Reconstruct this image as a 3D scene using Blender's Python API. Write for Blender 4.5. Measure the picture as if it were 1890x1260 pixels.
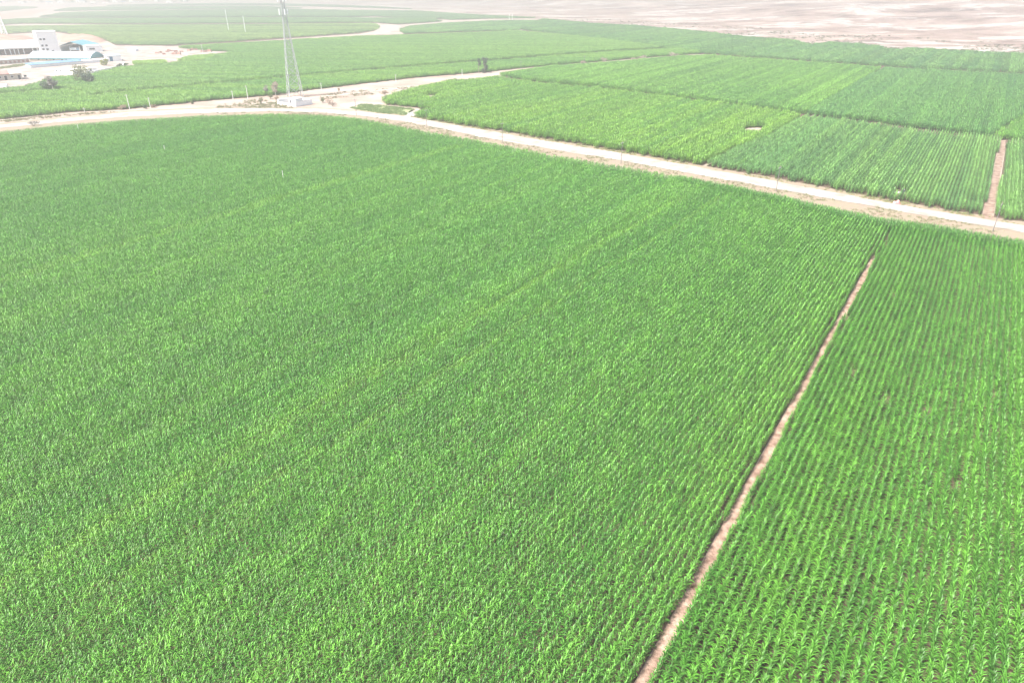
import bpy, math, random
import numpy as np
from mathutils import Vector

# ---------------------------------------------------------------- camera, sky, sun, exposure
for _o in list(bpy.data.objects):
    bpy.data.objects.remove(_o)
SC = bpy.context.scene
COL = SC.collection
PITCH = math.radians(27.5)
CAMH = 45.0
FPX = 1260.0
SP, CP = math.sin(PITCH), math.cos(PITCH)

cam = bpy.data.cameras.new('camera')
cam.lens = 24.0
cam.sensor_width = 36.0
cam.sensor_fit = 'HORIZONTAL'
cam.clip_start = 0.5
cam.clip_end = 30000
cam_o = bpy.data.objects.new('camera', cam)
COL.objects.link(cam_o)
cam_o.location = (0, 0, CAMH)
cam_o.rotation_euler = (math.pi / 2 - PITCH, 0, 0)
SC.camera = cam_o

SUN_EL, SUN_AZ = math.radians(57), math.radians(-125)      # azimuth measured from +Y towards +X
world = bpy.data.worlds.new('World')
SC.world = world
world.use_nodes = True
wn = world.node_tree.nodes
wl = world.node_tree.links
bg = wn['Background']
sky = wn.new('ShaderNodeTexSky')
sky.sky_type = 'NISHITA'
sky.sun_disc = False
sky.sun_elevation = SUN_EL
sky.sun_rotation = SUN_AZ
sky.dust_density = 3.0
sky.air_density = 1.0
sky.ozone_density = 0.6
wl.new(sky.outputs[0], bg.inputs[0])
bg.inputs[1].default_value = 0.06

sd = bpy.data.lights.new('sun', 'SUN')
sd.energy = 2.9
sd.angle = math.radians(10)
sd.color = (1.0, 0.96, 0.90)
sun = bpy.data.objects.new('sun', sd)
COL.objects.link(sun)
sdir = Vector((math.sin(SUN_AZ) * math.cos(SUN_EL), math.cos(SUN_AZ) * math.cos(SUN_EL), math.sin(SUN_EL)))
sun.rotation_euler = sdir.to_track_quat('Z', 'Y').to_euler()
sun.location = (0, 0, 90)

SC.view_settings.view_transform = 'Standard'
SC.view_settings.look = 'None'
SC.view_settings.gamma = 1.0
SC.view_settings.use_curve_mapping = False
SC.view_settings.exposure = 2.48
SC.render.engine = 'CYCLES'
SC.cycles.max_bounces = 6
SC.cycles.diffuse_bounces = 3
SC.cycles.transmission_bounces = 3
SC.cycles.volume_bounces = 1

HAZE_DENSITY = 0.0008

# ---------------------------------------------------------------- helpers
rng = np.random.default_rng(11)
random.seed(5)


def G(px, py, z=0.0):
    """pixel of the photograph -> point on the horizontal plane z"""
    k = (630.0 - py) / FPX
    t = (CAMH - z) / (SP - k * CP)
    return np.array([t * (px - 945.0) / FPX, t * (CP + k * SP), z])


def top_at(P, py):
    """height above the ground point P whose image lies on pixel row py"""
    k = (630.0 - py) / FPX
    return CAMH + P[1] * (k * CP - SP) / (CP + k * SP)


def lin(h):
    return h


def vnoise(x, y, seed=0):
    """2-D value noise, 0..1"""
    xi = np.floor(x).astype(np.int64)
    yi = np.floor(y).astype(np.int64)
    fx = x - xi
    fy = y - yi
    fx = fx * fx * (3 - 2 * fx)
    fy = fy * fy * (3 - 2 * fy)

    def h(a, b):
        n = (a * 374761393 + b * 668265263 + seed * 974711) & 0xffffffff
        n = ((n ^ (n >> 13)) * 1274126177) & 0xffffffff
        return ((n ^ (n >> 16)) & 0xffff) / 65535.0
    return (h(xi, yi) * (1 - fx) + h(xi + 1, yi) * fx) * (1 - fy) + (h(xi, yi + 1) * (1 - fx) + h(xi + 1, yi + 1) * fx) * fy


def fbm(x, y, seed=0, o=3):
    r = 0
    a = 0.5
    for i in range(o):
        r = r + a * vnoise(x * 2 ** i, y * 2 ** i, seed + i * 7)
        a *= 0.5
    return r / (1 - 0.5 ** o)


# ---- materials
MATS = {}


def mat(name, col, rough=0.9, spec=0.2, noise=0.0, nscale=3.0, col2=None, bump=0.0, bscale=8.0, stretch=(1, 1, 1), metallic=0.0, detail=5.0):
    if name in MATS:
        return MATS[name]
    m = bpy.data.materials.new(name)
    m.use_nodes = True
    nt = m.node_tree
    b = nt.nodes['Principled BSDF']
    b.inputs['Roughness'].default_value = rough
    b.inputs['Specular IOR Level'].default_value = spec
    b.inputs['Metallic'].default_value = metallic
    b.inputs['Base Color'].default_value = (*col, 1)
    if col2 is not None or bump > 0:
        tc = nt.nodes.new('ShaderNodeTexCoord')
        mp = nt.nodes.new('ShaderNodeMapping')
        mp.inputs['Scale'].default_value = stretch
        nt.links.new(tc.outputs['Object'], mp.inputs['Vector'])
    if col2 is not None:
        n = nt.nodes.new('ShaderNodeTexNoise')
        n.inputs['Scale'].default_value = nscale
        n.inputs['Detail'].default_value = detail
        n.inputs['Roughness'].default_value = 0.62
        nt.links.new(mp.outputs[0], n.inputs['Vector'])
        r = nt.nodes.new('ShaderNodeValToRGB')
        r.color_ramp.elements[0].position = 0.36
        r.color_ramp.elements[1].position = 0.66
        r.color_ramp.elements[0].color = (*col, 1)
        r.color_ramp.elements[1].color = (*col2, 1)
        nt.links.new(n.outputs[0], r.inputs[0])
        nt.links.new(r.outputs[0], b.inputs['Base Color'])
    if bump > 0:
        n2 = nt.nodes.new('ShaderNodeTexNoise')
        n2.inputs['Scale'].default_value = bscale
        n2.inputs['Detail'].default_value = 6
        nt.links.new(mp.outputs[0], n2.inputs['Vector'])
        bp = nt.nodes.new('ShaderNodeBump')
        bp.inputs['Strength'].default_value = bump
        bp.inputs['Distance'].default_value = 0.3
        nt.links.new(n2.outputs[0], bp.inputs['Height'])
        nt.links.new(bp.outputs[0], b.inputs['Normal'])
    MATS[name] = m
    return m


def leaf_mat(name, instancer=True, col=(0.1, 0.2, 0.05), trans=0.35, rough=0.42, spec=0.5):
    m = bpy.data.materials.new(name)
    m.use_nodes = True
    nt = m.node_tree
    N, L = nt.nodes, nt.links
    b = N['Principled BSDF']
    out = N['Material Output']
    b.inputs['Roughness'].default_value = rough
    b.inputs['Specular IOR Level'].default_value = spec
    if instancer:
        a = N.new('ShaderNodeAttribute')
        a.attribute_type = 'INSTANCER'
        a.attribute_name = 'col'
        csock = a.outputs['Color']
    else:
        rgb = N.new('ShaderNodeRGB')
        rgb.outputs[0].default_value = (*col, 1)
        csock = rgb.outputs[0]
    lv = N.new('ShaderNodeAttribute')
    lv.attribute_name = 'lv'
    mx = N.new('ShaderNodeMix')
    mx.data_type = 'RGBA'
    mx.blend_type = 'MULTIPLY'
    mx.inputs[0].default_value = 1.0
    L.new(csock, mx.inputs[6])
    L.new(lv.outputs['Color'], mx.inputs[7])
    L.new(mx.outputs[2], b.inputs['Base Color'])
    tr = N.new('ShaderNodeBsdfTranslucent')
    L.new(mx.outputs[2], tr.inputs['Color'])
    ms = N.new('ShaderNodeMixShader')
    ms.inputs[0].default_value = trans
    L.new(b.outputs[0], ms.inputs[1])
    L.new(tr.outputs[0], ms.inputs[2])
    L.new(ms.outputs[0], out.inputs['Surface'])
    MATS[name] = m
    return m


# ---- objects
def mesh_obj(name, verts, faces, m, parent=None, smooth=False):
    me = bpy.data.meshes.new(name)
    me.from_pydata([tuple(map(float, v)) for v in verts], [], [tuple(map(int, f)) for f in faces])
    me.update()
    if m is not None:
        me.materials.append(m)
    if smooth:
        me.polygons.foreach_set('use_smooth', [True] * len(me.polygons))
    o = bpy.data.objects.new(name, me)
    COL.objects.link(o)
    if parent is not None:
        o.parent = parent
    return o


def tag(o, label=None, cat=None, group=None, kind=None):
    if label:
        o['label'] = label
    if cat:
        o['category'] = cat
    if group:
        o['group'] = group
    if kind:
        o['kind'] = kind
    return o


def empty(name, loc, rz=0.0, label=None, cat=None, group=None):
    o = bpy.data.objects.new(name, None)
    COL.objects.link(o)
    o.empty_display_size = 0.3
    o.location = tuple(map(float, loc))
    o.rotation_euler = (0, 0, rz)
    return tag(o, label, cat, group)


def copy_tree(o, parent=None):
    c = o.copy()
    COL.objects.link(c)
    c.parent = parent
    for ch in list(o.children):
        copy_tree(ch, c)
    return c


class MB:
    def __init__(self):
        self.v = []
        self.f = []

    def add(self, v, f):
        n = len(self.v)
        self.v += [tuple(p) for p in v]
        self.f += [tuple(i + n for i in q) for q in f]
        return self

    def box(self, x0, x1, y0, y1, z0, z1):
        return self.add([(x0, y0, z0), (x1, y0, z0), (x1, y1, z0), (x0, y1, z0), (x0, y0, z1), (x1, y0, z1), (x1, y1, z1), (x0, y1, z1)],
                        [(3, 2, 1, 0), (4, 5, 6, 7), (0, 1, 5, 4), (1, 2, 6, 5), (2, 3, 7, 6), (3, 0, 4, 7)])

    def tube(self, p, q, r0, r1=None, n=6):
        r1 = r0 if r1 is None else r1
        p, q = Vector(p), Vector(q)
        d = (q - p).normalized()
        a = d.orthogonal().normalized()
        b = d.cross(a)
        vs = []
        for (c, r) in ((p, r0), (q, r1)):
            for i in range(n):
                t = 2 * math.pi * i / n
                vs.append(tuple(c + a * (r * math.cos(t)) + b * (r * math.sin(t))))
        fs = [(i, (i + 1) % n, n + (i + 1) % n, n + i) for i in range(n)]
        fs += [tuple(range(n))[::-1], tuple(range(n, 2 * n))]
        return self.add(vs, fs)

    def prism(self, prof, y0, y1):
        """profile of (x,z) points extruded along y"""
        n = len(prof)
        vs = [(x, y0, z) for x, z in prof] + [(x, y1, z) for x, z in prof]
        fs = [(i, (i + 1) % n, n + (i + 1) % n, n + i)[::-1] for i in range(n)]
        fs += [tuple(range(n)), tuple(range(n, 2 * n))[::-1]]
        return self.add(vs, fs)

    def prismx(self, prof, x0, x1):
        """profile of (y,z) points extruded along x"""
        n = len(prof)
        vs = [(x0, y, z) for y, z in prof] + [(x1, y, z) for y, z in prof]
        fs = [(i, (i + 1) % n, n + (i + 1) % n, n + i) for i in range(n)]
        fs += [tuple(range(n))[::-1], tuple(range(n, 2 * n))]
        return self.add(vs, fs)

    def build(self, name, m, parent=None, smooth=False):
        return mesh_obj(name, self.v, self.f, m, parent, smooth)


def inpoly(x, y, poly):
    r = np.zeros(len(x), bool)
    n = len(poly)
    for i in range(n):
        x0, y0 = poly[i][0], poly[i][1]
        x1, y1 = poly[(i + 1) % n][0], poly[(i + 1) % n][1]
        if y0 == y1:
            continue
        c = ((y0 > y) != (y1 > y)) & (x < (x1 - x0) * (y - y0) / (y1 - y0) + x0)
        r ^= c
    return r


def refine(pts, step, wob=0.0, seed=0):
    out = []
    n = len(pts)
    for i in range(n):
        a = np.array(pts[i][:2], float)
        b = np.array(pts[(i + 1) % n][:2], float)
        d = np.linalg.norm(b - a)
        k = max(1, int(d / step))
        for j in range(k):
            out.append(a + (b - a) * j / k)
    out = np.array(out)
    if wob:
        out[:, 0] += wob * (fbm(out[:, 0] / (step * 2.5), out[:, 1] / (step * 2.5), seed) - .5) * 2
        out[:, 1] += wob * (fbm(out[:, 0] / (step * 2.5) + 40, out[:, 1] / (step * 2.5), seed + 3) - .5) * 2
    return out


def sheet(name, pts, z, m, step=8.0, wob=0.0, seed=0, kind='structure', parent=None):
    p = refine(pts, step, wob, seed)
    from mathutils.geometry import tessellate_polygon
    vs = [Vector((a, b, z)) for a, b in p]
    tris = tessellate_polygon([vs])
    faces = []
    for t in tris:
        a, b, c = (vs[i] for i in t)
        faces.append(t if (b - a).cross(c - a).z > 0 else t[::-1])
    o = mesh_obj(name, vs, faces, m, parent)
    if kind:
        o['kind'] = kind
    return o


def PX(lst, z=0.0):
    return [G(p[0], p[1], p[2] if len(p) > 2 else z) for p in lst]


def strip(name, left, right, z, m, step=6.0, wob=0.2, seed=0):
    """ribbon between two pixel polylines"""
    a = PX(left)
    b = PX(right)
    pts = list(a) + list(b)[::-1]
    return sheet(name, pts, z, m, step, wob, seed)


def ribbon(name, pix, width, z, m, wob=0.25, seed=0, kind='structure'):
    c = np.array([p[:2] for p in PX(pix)])
    fine = []
    for i in range(len(c) - 1):
        d = np.linalg.norm(c[i + 1] - c[i])
        k = max(1, int(d / 4.0))
        for j in range(k):
            fine.append(c[i] + (c[i + 1] - c[i]) * j / k)
    fine.append(c[-1])
    c = np.array(fine)
    tg = np.gradient(c, axis=0)
    tg /= np.linalg.norm(tg, axis=1)[:, None] + 1e-9
    nm = np.stack([-tg[:, 1], tg[:, 0]], 1)
    w = width * np.ones(len(c))
    n1 = (vnoise(np.arange(len(c)) * .7, np.zeros(len(c)), seed) - .5) * 2 * wob
    n2 = (vnoise(np.arange(len(c)) * .7, np.zeros(len(c)) + 9, seed) - .5) * 2 * wob
    L = c + nm * (w / 2 + n1)[:, None]
    R = c - nm * (w / 2 + n2)[:, None]
    vs = [(p[0], p[1], z) for p in L] + [(p[0], p[1], z) for p in R]
    n = len(c)
    fs = [(n + i, n + i + 1, i + 1, i) for i in range(n - 1)]
    o = mesh_obj(name, vs, fs, m)
    if kind:
        o['kind'] = kind
    return o


# ---------------------------------------------------------------- materials
M_GROUND = mat('pale_dirt', (0.215, 0.161, 0.129), col2=(0.299, 0.251, 0.213), nscale=0.05, bump=0.3, bscale=1.2, detail=9)
M_SOIL = mat('field_earth', (0.06, 0.042, 0.030), col2=(0.105, 0.072, 0.052), nscale=0.6, bump=0.5, bscale=3)
M_ROAD = mat('road_gravel', (0.205, 0.172, 0.143), col2=(0.344, 0.312, 0.275), nscale=0.22, stretch=(1, 1, 1), bump=0.2, bscale=2, detail=8)
M_TRACK = mat('track_dust', (0.290, 0.248, 0.206), col2=(0.338, 0.301, 0.258), nscale=0.2, bump=0.2, bscale=2)
M_PATH = mat('footpath_earth', (0.13, 0.078, 0.056), col2=(0.32, 0.23, 0.18), nscale=0.8, bump=0.5, bscale=5, detail=8)
M_DITCH = mat('ditch_earth', (0.12, 0.075, 0.055), col2=(0.27, 0.20, 0.16), nscale=0.7, bump=0.6, bscale=3)
M_GRASSG = mat('thin_grass_ground', (0.15, 0.20, 0.08), col2=(0.27, 0.27, 0.15), nscale=0.4, bump=0.4, bscale=4)
M_VERGE = mat('verge_earth', (0.209, 0.155, 0.119), col2=(0.180, 0.162, 0.108), nscale=0.35, bump=0.4, bscale=4, detail=8)
M_RED = mat('red_earth', (0.23, 0.13, 0.092), col2=(0.29, 0.195, 0.155), nscale=0.06, stretch=(1, 3, 1), bump=0.5, bscale=.6)
M_HILL = None
M_YARD = mat('yard_dust', (0.180, 0.139, 0.116), col2=(0.306, 0.264, 0.238), nscale=0.12, bump=0.2, bscale=1)
M_WHITE = mat('white_plaster', (0.80, 0.79, 0.76), rough=.8, col2=(0.85, 0.84, 0.82), nscale=.6)
M_CREAM = mat('cream_plaster', (0.44, 0.385, 0.31), rough=.85, col2=(0.52, 0.47, 0.40), nscale=.5)
M_ROOFW = mat('pale_sheet_roof', (0.34, 0.40, 0.42), rough=.5, spec=.4, col2=(0.46, 0.49, 0.50), nscale=.15, stretch=(6, 1, 1))
M_TEAL = mat('teal_sheet', (0.018, 0.125, 0.15), rough=.5, spec=.4, col2=(0.03, 0.16, 0.18), nscale=.4)
M_TEALR = mat('faded_teal_roof', (0.055, 0.17, 0.20), rough=.5, spec=.4, col2=(0.11, 0.25, 0.28), nscale=.15, stretch=(6, 1, 1))
M_BLUER = mat('light_blue_roof', (0.09, 0.17, 0.26), rough=.5, spec=.4, col2=(0.14, 0.235, 0.32), nscale=.2)
M_DARK = mat('dark_opening', (0.03, 0.03, 0.045), rough=.7)
M_PANE = mat('window_glass', (0.04, 0.05, 0.06), rough=.12, spec=.6)
M_BRICK = mat('dull_brick', (0.30, 0.15, 0.12), col2=(0.38, 0.24, 0.20), nscale=.8)
M_PINKR = mat('faded_red_roof', (0.26, 0.11, 0.095), rough=.7, col2=(0.34, 0.20, 0.175), nscale=.4)
M_BLUED = mat('blue_paint', (0.03, 0.12, 0.22), rough=.5)
M_STEEL = mat('galvanised_steel', (0.34, 0.35, 0.36), rough=.55, spec=.5, metallic=.3)
M_ANT = mat('antenna_white', (0.80, 0.80, 0.80), rough=.5)
M_CONC = mat('pole_concrete', (0.56, 0.55, 0.52), rough=.9, col2=(0.63, 0.62, 0.59), nscale=3)
M_WOODP = mat('weathered_pole', (0.13, 0.12, 0.12), rough=.9, col2=(0.19, 0.175, 0.165), nscale=3)
M_CERAM = mat('insulator_glaze', (0.30, 0.22, 0.18), rough=.3, spec=.5)
M_BARK = mat('bark', (0.16, 0.13, 0.11), rough=.95, col2=(0.23, 0.20, 0.17), nscale=6)
M_BARKP = mat('pale_bark', (0.42, 0.39, 0.36), rough=.95, col2=(0.5, 0.47, 0.44), nscale=6)
M_REDT = mat('faded_red_cloth', (0.55, 0.10, 0.11), rough=.8, col2=(0.66, 0.22, 0.22), nscale=3)
M_PINKT = mat('pale_pink_cloth', (0.70, 0.42, 0.42), rough=.8)
M_SHADE = mat('shed_inside_shade', (0.10, 0.09, 0.10), rough=.9)  # interior shade of the open sheds, put into the wall colour

M_CORN = leaf_mat('maize_leaf', True, trans=0.25, rough=.52, spec=.5)
M_GRASS = leaf_mat('grass_blade', True, trans=0.3, rough=.6, spec=.3)
M_LEAF = {
    'dark': leaf_mat('leaf_dark', False, (0.075, 0.105, 0.065), .25),
    'mid': leaf_mat('leaf_mid', False, (0.08, 0.125, 0.05), .25),
    'olive': leaf_mat('leaf_olive', False, (0.17, 0.18, 0.10), .25, .7, .2),
    'dry': leaf_mat('leaf_dry', False, (0.30, 0.225, 0.165), .2, .8, .1),
    'pinkdry': leaf_mat('leaf_pinkdry', False, (0.31, 0.245, 0.21), .2, .8, .1),
    'grey': leaf_mat('leaf_grey', False, (0.23, 0.21, 0.19), .2, .8, .1),
    'yellow': leaf_mat('leaf_yellow', False, (0.25, 0.26, 0.10), .3, .6, .2),
}

# ---------------------------------------------------------------- ground and hill
g = mesh_obj('ground', [(-6000, -300, -0.02), (6000, -300, -0.02), (6000, 6000, -0.02), (-6000, 6000, -0.02)], [(0, 1, 2, 3)], M_GROUND)
tag(g, kind='structure')


def hill_material():
    m = bpy.data.materials.new('barren_hill')
    m.use_nodes = True
    nt = m.node_tree
    N, L = nt.nodes, nt.links
    b = N['Principled BSDF']
    b.inputs['Roughness'].default_value = .95
    b.inputs['Specular IOR Level'].default_value = .1
    tc = N.new('ShaderNodeTexCoord')

    def noise(sc, st, det=8, rough=.6):
        mp = N.new('ShaderNodeMapping')
        mp.inputs['Scale'].default_value = st
        mp.inputs['Rotation'].default_value = (0, 0, math.radians(22))
        L.new(tc.outputs['Object'], mp.inputs[0])
        n = N.new('ShaderNodeTexNoise')
        n.inputs['Scale'].default_value = sc
        n.inputs['Detail'].default_value = det
        n.inputs['Roughness'].default_value = rough
        L.new(mp.outputs[0], n.inputs[0])
        return n

    def ramp(n, stops):
        r = N.new('ShaderNodeValToRGB')
        e = r.color_ramp.elements
        while len(e) < len(stops):
            e.new(.5)
        for i, (p, c) in enumerate(stops):
            e[i].position = p
            e[i].color = (*c, 1)
        L.new(n.outputs[0], r.inputs[0])
        return r
    a = ramp(noise(.011, (1, 1.5, 1), 10, .75), [(.37, (0.085, 0.056, 0.046)), (.47, (0.195, 0.140, 0.118)), (.55, (0.24, 0.180, 0.154)), (.66, (0.36, 0.285, 0.245))])
    b2 = ramp(noise(.006, (1, 1.7, 1), 10, .7), [(.40, (0, 0, 0)), (.53, (0, 0, 0)), (.56, (1, 1, 1)), (.62, (0, 0, 0))])
    mx = N.new('ShaderNodeMix')
    mx.data_type = 'RGBA'
    L.new(b2.outputs[0], mx.inputs[0])
    L.new(a.outputs[0], mx.inputs[6])
    mx.inputs[7].default_value = (0.363, 0.330, 0.303, 1)
    c = ramp(noise(.02, (1, 3, 1), 6, .6), [(.58, (0, 0, 0)), (.70, (.7, .7, .7))])
    mx2 = N.new('ShaderNodeMix')
    mx2.data_type = 'RGBA'
    L.new(c.outputs[0], mx2.inputs[0])
    L.new(mx.outputs[2], mx2.inputs[6])
    mx2.inputs[7].default_value = (0.149, 0.138, 0.105, 1)
    L.new(mx2.outputs[2], b.inputs['Base Color'])
    bn = noise(.08, (1, 1, 1), 9, .65)
    bp = N.new('ShaderNodeBump')
    bp.inputs['Strength'].default_value = .8
    bp.inputs['Distance'].default_value = 4
    L.new(bn.outputs[0], bp.inputs['Height'])
    L.new(bp.outputs[0], b.inputs['Normal'])
    return m


M_HILL = hill_material()
# foot line of the hill from photograph pixels, crest well behind it
foot = np.array([G(640, 3)[:2], G(900, 13)[:2], G(1180, 30)[:2], G(1450, 52)[:2], G(1700, 68)[:2], G(2000, 92)[:2], G(2300, 105)[:2]])


def hill_height(x, y):
    # distance behind the foot line (signed, by segment normal)
    best = np.full(x.shape, -1e9)
    sgn = np.full(x.shape, 1e9)
    for i in range(len(foot) - 1):
        a, b = foot[i], foot[i + 1]
        d = b - a
        L = np.hypot(*d)
        nx, ny = -d[1] / L, d[0] / L
        if ny < 0:
            nx, ny = -nx, -ny
        t = np.clip(((x - a[0]) * d[0] + (y - a[1]) * d[1]) / L ** 2, 0, 1)
        cx, cy = a[0] + t * d[0], a[1] + t * d[1]
        dist = np.hypot(x - cx, y - cy)
        s = np.sign((x - cx) * nx + (y - cy) * ny)
        upd = dist < np.abs(sgn)
        sgn = np.where(upd, dist * s, sgn)
    d = sgn
    r = np.clip(d / 900.0, 0, 1)
    base = 34 * (r * r * (3 - 2 * r)) ** 0.9
    # lower at the far right: crest runs down
    gul = fbm(x / 130.0, y / 130.0, 4, 4) - .5
    rid = 1 - np.abs(fbm(x / 260.0, y / 260.0, 9, 4) * 2 - 1)
    amp = np.clip(d / 250.0, 0, 1)
    side = np.clip((x - 820) / 260.0, 0, 1) * np.clip((1700 - y) / 500, 0, 1)
    h = base * (1 - .55 * side) + amp * (gul * 14 + (rid - .6) * 12)
    return np.where(d > 0, np.maximum(h, -.4 + 0.012 * d), -1.2 + 0 * h) + np.where(d > 0, -0.25, 0)


nx_, ny_ = 210, 170
hx = np.linspace(-700, 4200, nx_)
hy = 300 + (np.linspace(0, 1, ny_) ** 1.5) * 4000
HX, HY = np.meshgrid(hx, hy)
HZ = hill_height(HX, HY)
HZ = np.minimum(HZ, 52)
idx = np.arange(nx_ * ny_).reshape(ny_, nx_)
keep = []
for j in range(ny_ - 1):
    for i in range(nx_ - 1):
        if HZ[j:j + 2, i:i + 2].max() > -1.0:
            keep.append((idx[j, i], idx[j, i + 1], idx[j + 1, i + 1], idx[j + 1, i]))
HZ = np.maximum(HZ, -0.9)
ho = mesh_obj('hill', np.stack([HX.ravel(), HY.ravel(), HZ.ravel()], 1), keep, M_HILL, smooth=True)
tag(ho, 'barren pale pink hillside with gullies rising beyond the fields', 'hill', kind='structure')

# bare flats between the fields and the hill, with the same washed-out sand
flat = sheet('dry_flat', PX([(560, 3.5), (700, 2), (760, 6), (900, 8), (1180, 20), (1450, 40), (1700, 55), (2100, 80), (2250, 118), (1890, 101), (1678, 90), (1462, 75), (1350, 66), (1178, 49), (1027, 38), (990, 36), (900, 27), (800, 20), (700, 13), (600, 9)]), 0.03, M_HILL, 60, 0)

# ---------------------------------------------------------------- main road, tracks and yards
ROAD_UP = [(-600, 294), (-180, 249), (0, 231), (132, 217.5), (238, 207.5), (370, 201.5), (500, 200), (600, 201.5), (663, 206), (759, 216.7), (887, 240), (1017, 262.5), (1144, 283), (1300, 311.5), (1431, 335), (1612, 370), (1737, 392.5), (1890, 417), (2080, 449), (2500, 520)]
ROAD_LO = [(-600, 303), (-180, 256.5), (0, 237), (132, 224), (238, 216), (370, 209.5), (500, 205.8), (600, 208.7), (663, 213.5), (759, 227), (887, 253.5), (1017, 276), (1144, 296.5), (1300, 325.5), (1431, 349), (1612, 382), (1737, 404), (1890, 430), (2080, 463), (2500, 536)]
strip('road', ROAD_UP, ROAD_LO, 0.10, M_ROAD, 2.2, .75, 3)
VERGE_LO = [(-600, 310), (-180, 262), (0, 243), (132, 230), (238, 222), (370, 215), (500, 212), (600, 215), (663, 221), (763, 241), (890, 264), (1017, 289), (1144, 309), (1300, 339), (1431, 365), (1612, 402), (1737, 421), (1890, 450), (2080, 484), (2500, 558)]
VERGE_UP = [(-600, 290), (-180, 246), (0, 228), (132, 215), (238, 205), (370, 199), (500, 198), (600, 199.5), (663, 204), (759, 214), (887, 236), (1017, 258), (1144, 278), (1300, 306), (1431, 329), (1612, 363), (1737, 386), (1890, 410), (2080, 441), (2500, 511)]
strip('road_verge', VERGE_UP, VERGE_LO, 0.03, M_VERGE, 2.2, .6, 5)
ribbon('dirt_track', [(548, 184), (600, 178), (664, 171.5), (720, 165.5), (770, 160), (838, 152.5), (916, 139.5), (980, 129.5), (1062, 121), (1120, 116), (1207, 108), (1306, 101)], 3.2, 0.07, M_TRACK, .5, 4)
ribbon('field_lane', [(119, 165), (135, 169), (150, 175), (165, 181)], 3.2, 0.07, M_TRACK, .5, 6)
sheet('bare_patch', PX([(690, 48), (705, 46), (740, 46.5), (742, 53), (722, 59), (722, 63), (690, 64), (664, 63), (690, 60), (696, 54)]), 0.06, M_ROAD, 15, 4, 2)
ribbon('dirt_track', [(735, 48), (770, 45), (816, 41), (880, 37.5), (990, 35.8)], 6, 0.07, M_ROAD, 1.5, 8)
ribbon('dirt_track', [(160, 23), (250, 20.5), (350, 18.5), (420, 18)], 9, 0.07, M_TRACK, 3, 9)
ribbon('dirt_track', [(470, 4.5), (560, 5.5), (640, 7), (720, 10.5), (800, 14), (880, 20)], 16, 0.07, M_ROAD, 4, 9)
ribbon('dirt_track', [(560, 17.5), (640, 18.5), (720, 17.2), (800, 15.5)], 8, 0.08, M_ROAD, 3, 19)
ribbon('dirt_track', [(655, 31.5), (690, 29.5), (740, 27), (770, 25.5)], 6, 0.08, M_TRACK, 3, 12)
sheet('bare_patch', PX([(-160, 34), (0, 25), (60, 19), (90, 18), (65, 27), (40, 32), (0, 34.5), (-160, 44)]), 0.06, M_RED, 20, 5, 4)
sheet('bare_patch', PX([(-160, 14), (30, 9), (90, 8), (195, 9.5), (120, 13.5), (60, 13.5), (0, 19), (-160, 26)]), 0.05, M_YARD, 40, 8, 14)
ribbon('dirt_track', [(-160, 49), (0, 44.3), (40, 41.7)], 9, 0.07, M_TRACK, 2, 9)

yard = sheet('factory_yard', PX([(-600, 195), (-200, 176), (0, 165), (50, 160), (98, 143), (165, 138.5), (232, 123), (300, 116), (330, 112), (352, 107), (402, 101.5), (437, 95.5), (395, 92), (345, 88), (300, 85), (215, 84.5), (180, 85), (60, 96), (-200, 104), (-600, 118)]), 0.04, M_YARD, 8, 1.0, 4)

# small sandy scald inside the bright field and the pale lane notch by the road
sheet('bare_patch', PX([(1364, 247), (1382, 236.5), (1404, 236), (1412, 240), (1408, 249), (1396, 253), (1374, 253)]), 0.05, M_GROUND, 2, .9, 7)
sheet('bare_patch', PX([(746, 214), (752, 208), (762, 202.5), (772, 201), (778, 203), (776, 207), (768, 210), (765, 215), (755, 216)]), 0.06, M_ROAD, 2, .5, 8)
sheet('bare_patch', PX([(780, 183), (792, 176), (806, 177), (806, 183), (795, 186)]), 0.05, M_TRACK, 2, .4, 9)
sheet('bare_patch', PX([(627, 193), (650, 189), (668, 188), (700, 190), (711, 195.5), (690, 194.5), (660, 194), (645, 200), (628, 198)]), 0.05, M_ROAD, 3, .5, 10)
ditch = sheet('ditch_path', PX([(1845.5, 259), (1857.5, 259), (1846, 325), (1833, 404), (1811, 404), (1815, 390), (1832, 322)]), 0.05, M_DITCH, 2, .25, 3)

# ---------------------------------------------------------------- maize
pa = G(1188, 1260)
pb = G(1609.5, 484)
U = (pb - pa)[:2]
U /= np.linalg.norm(U)
T = np.array([U[1], -U[0]])          # to the right of the rows
ROT = math.atan2(U[1], U[0])
t_path = float(pa[:2] @ T)
s_end = float(pb[:2] @ U)

proto_col = {}


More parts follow.
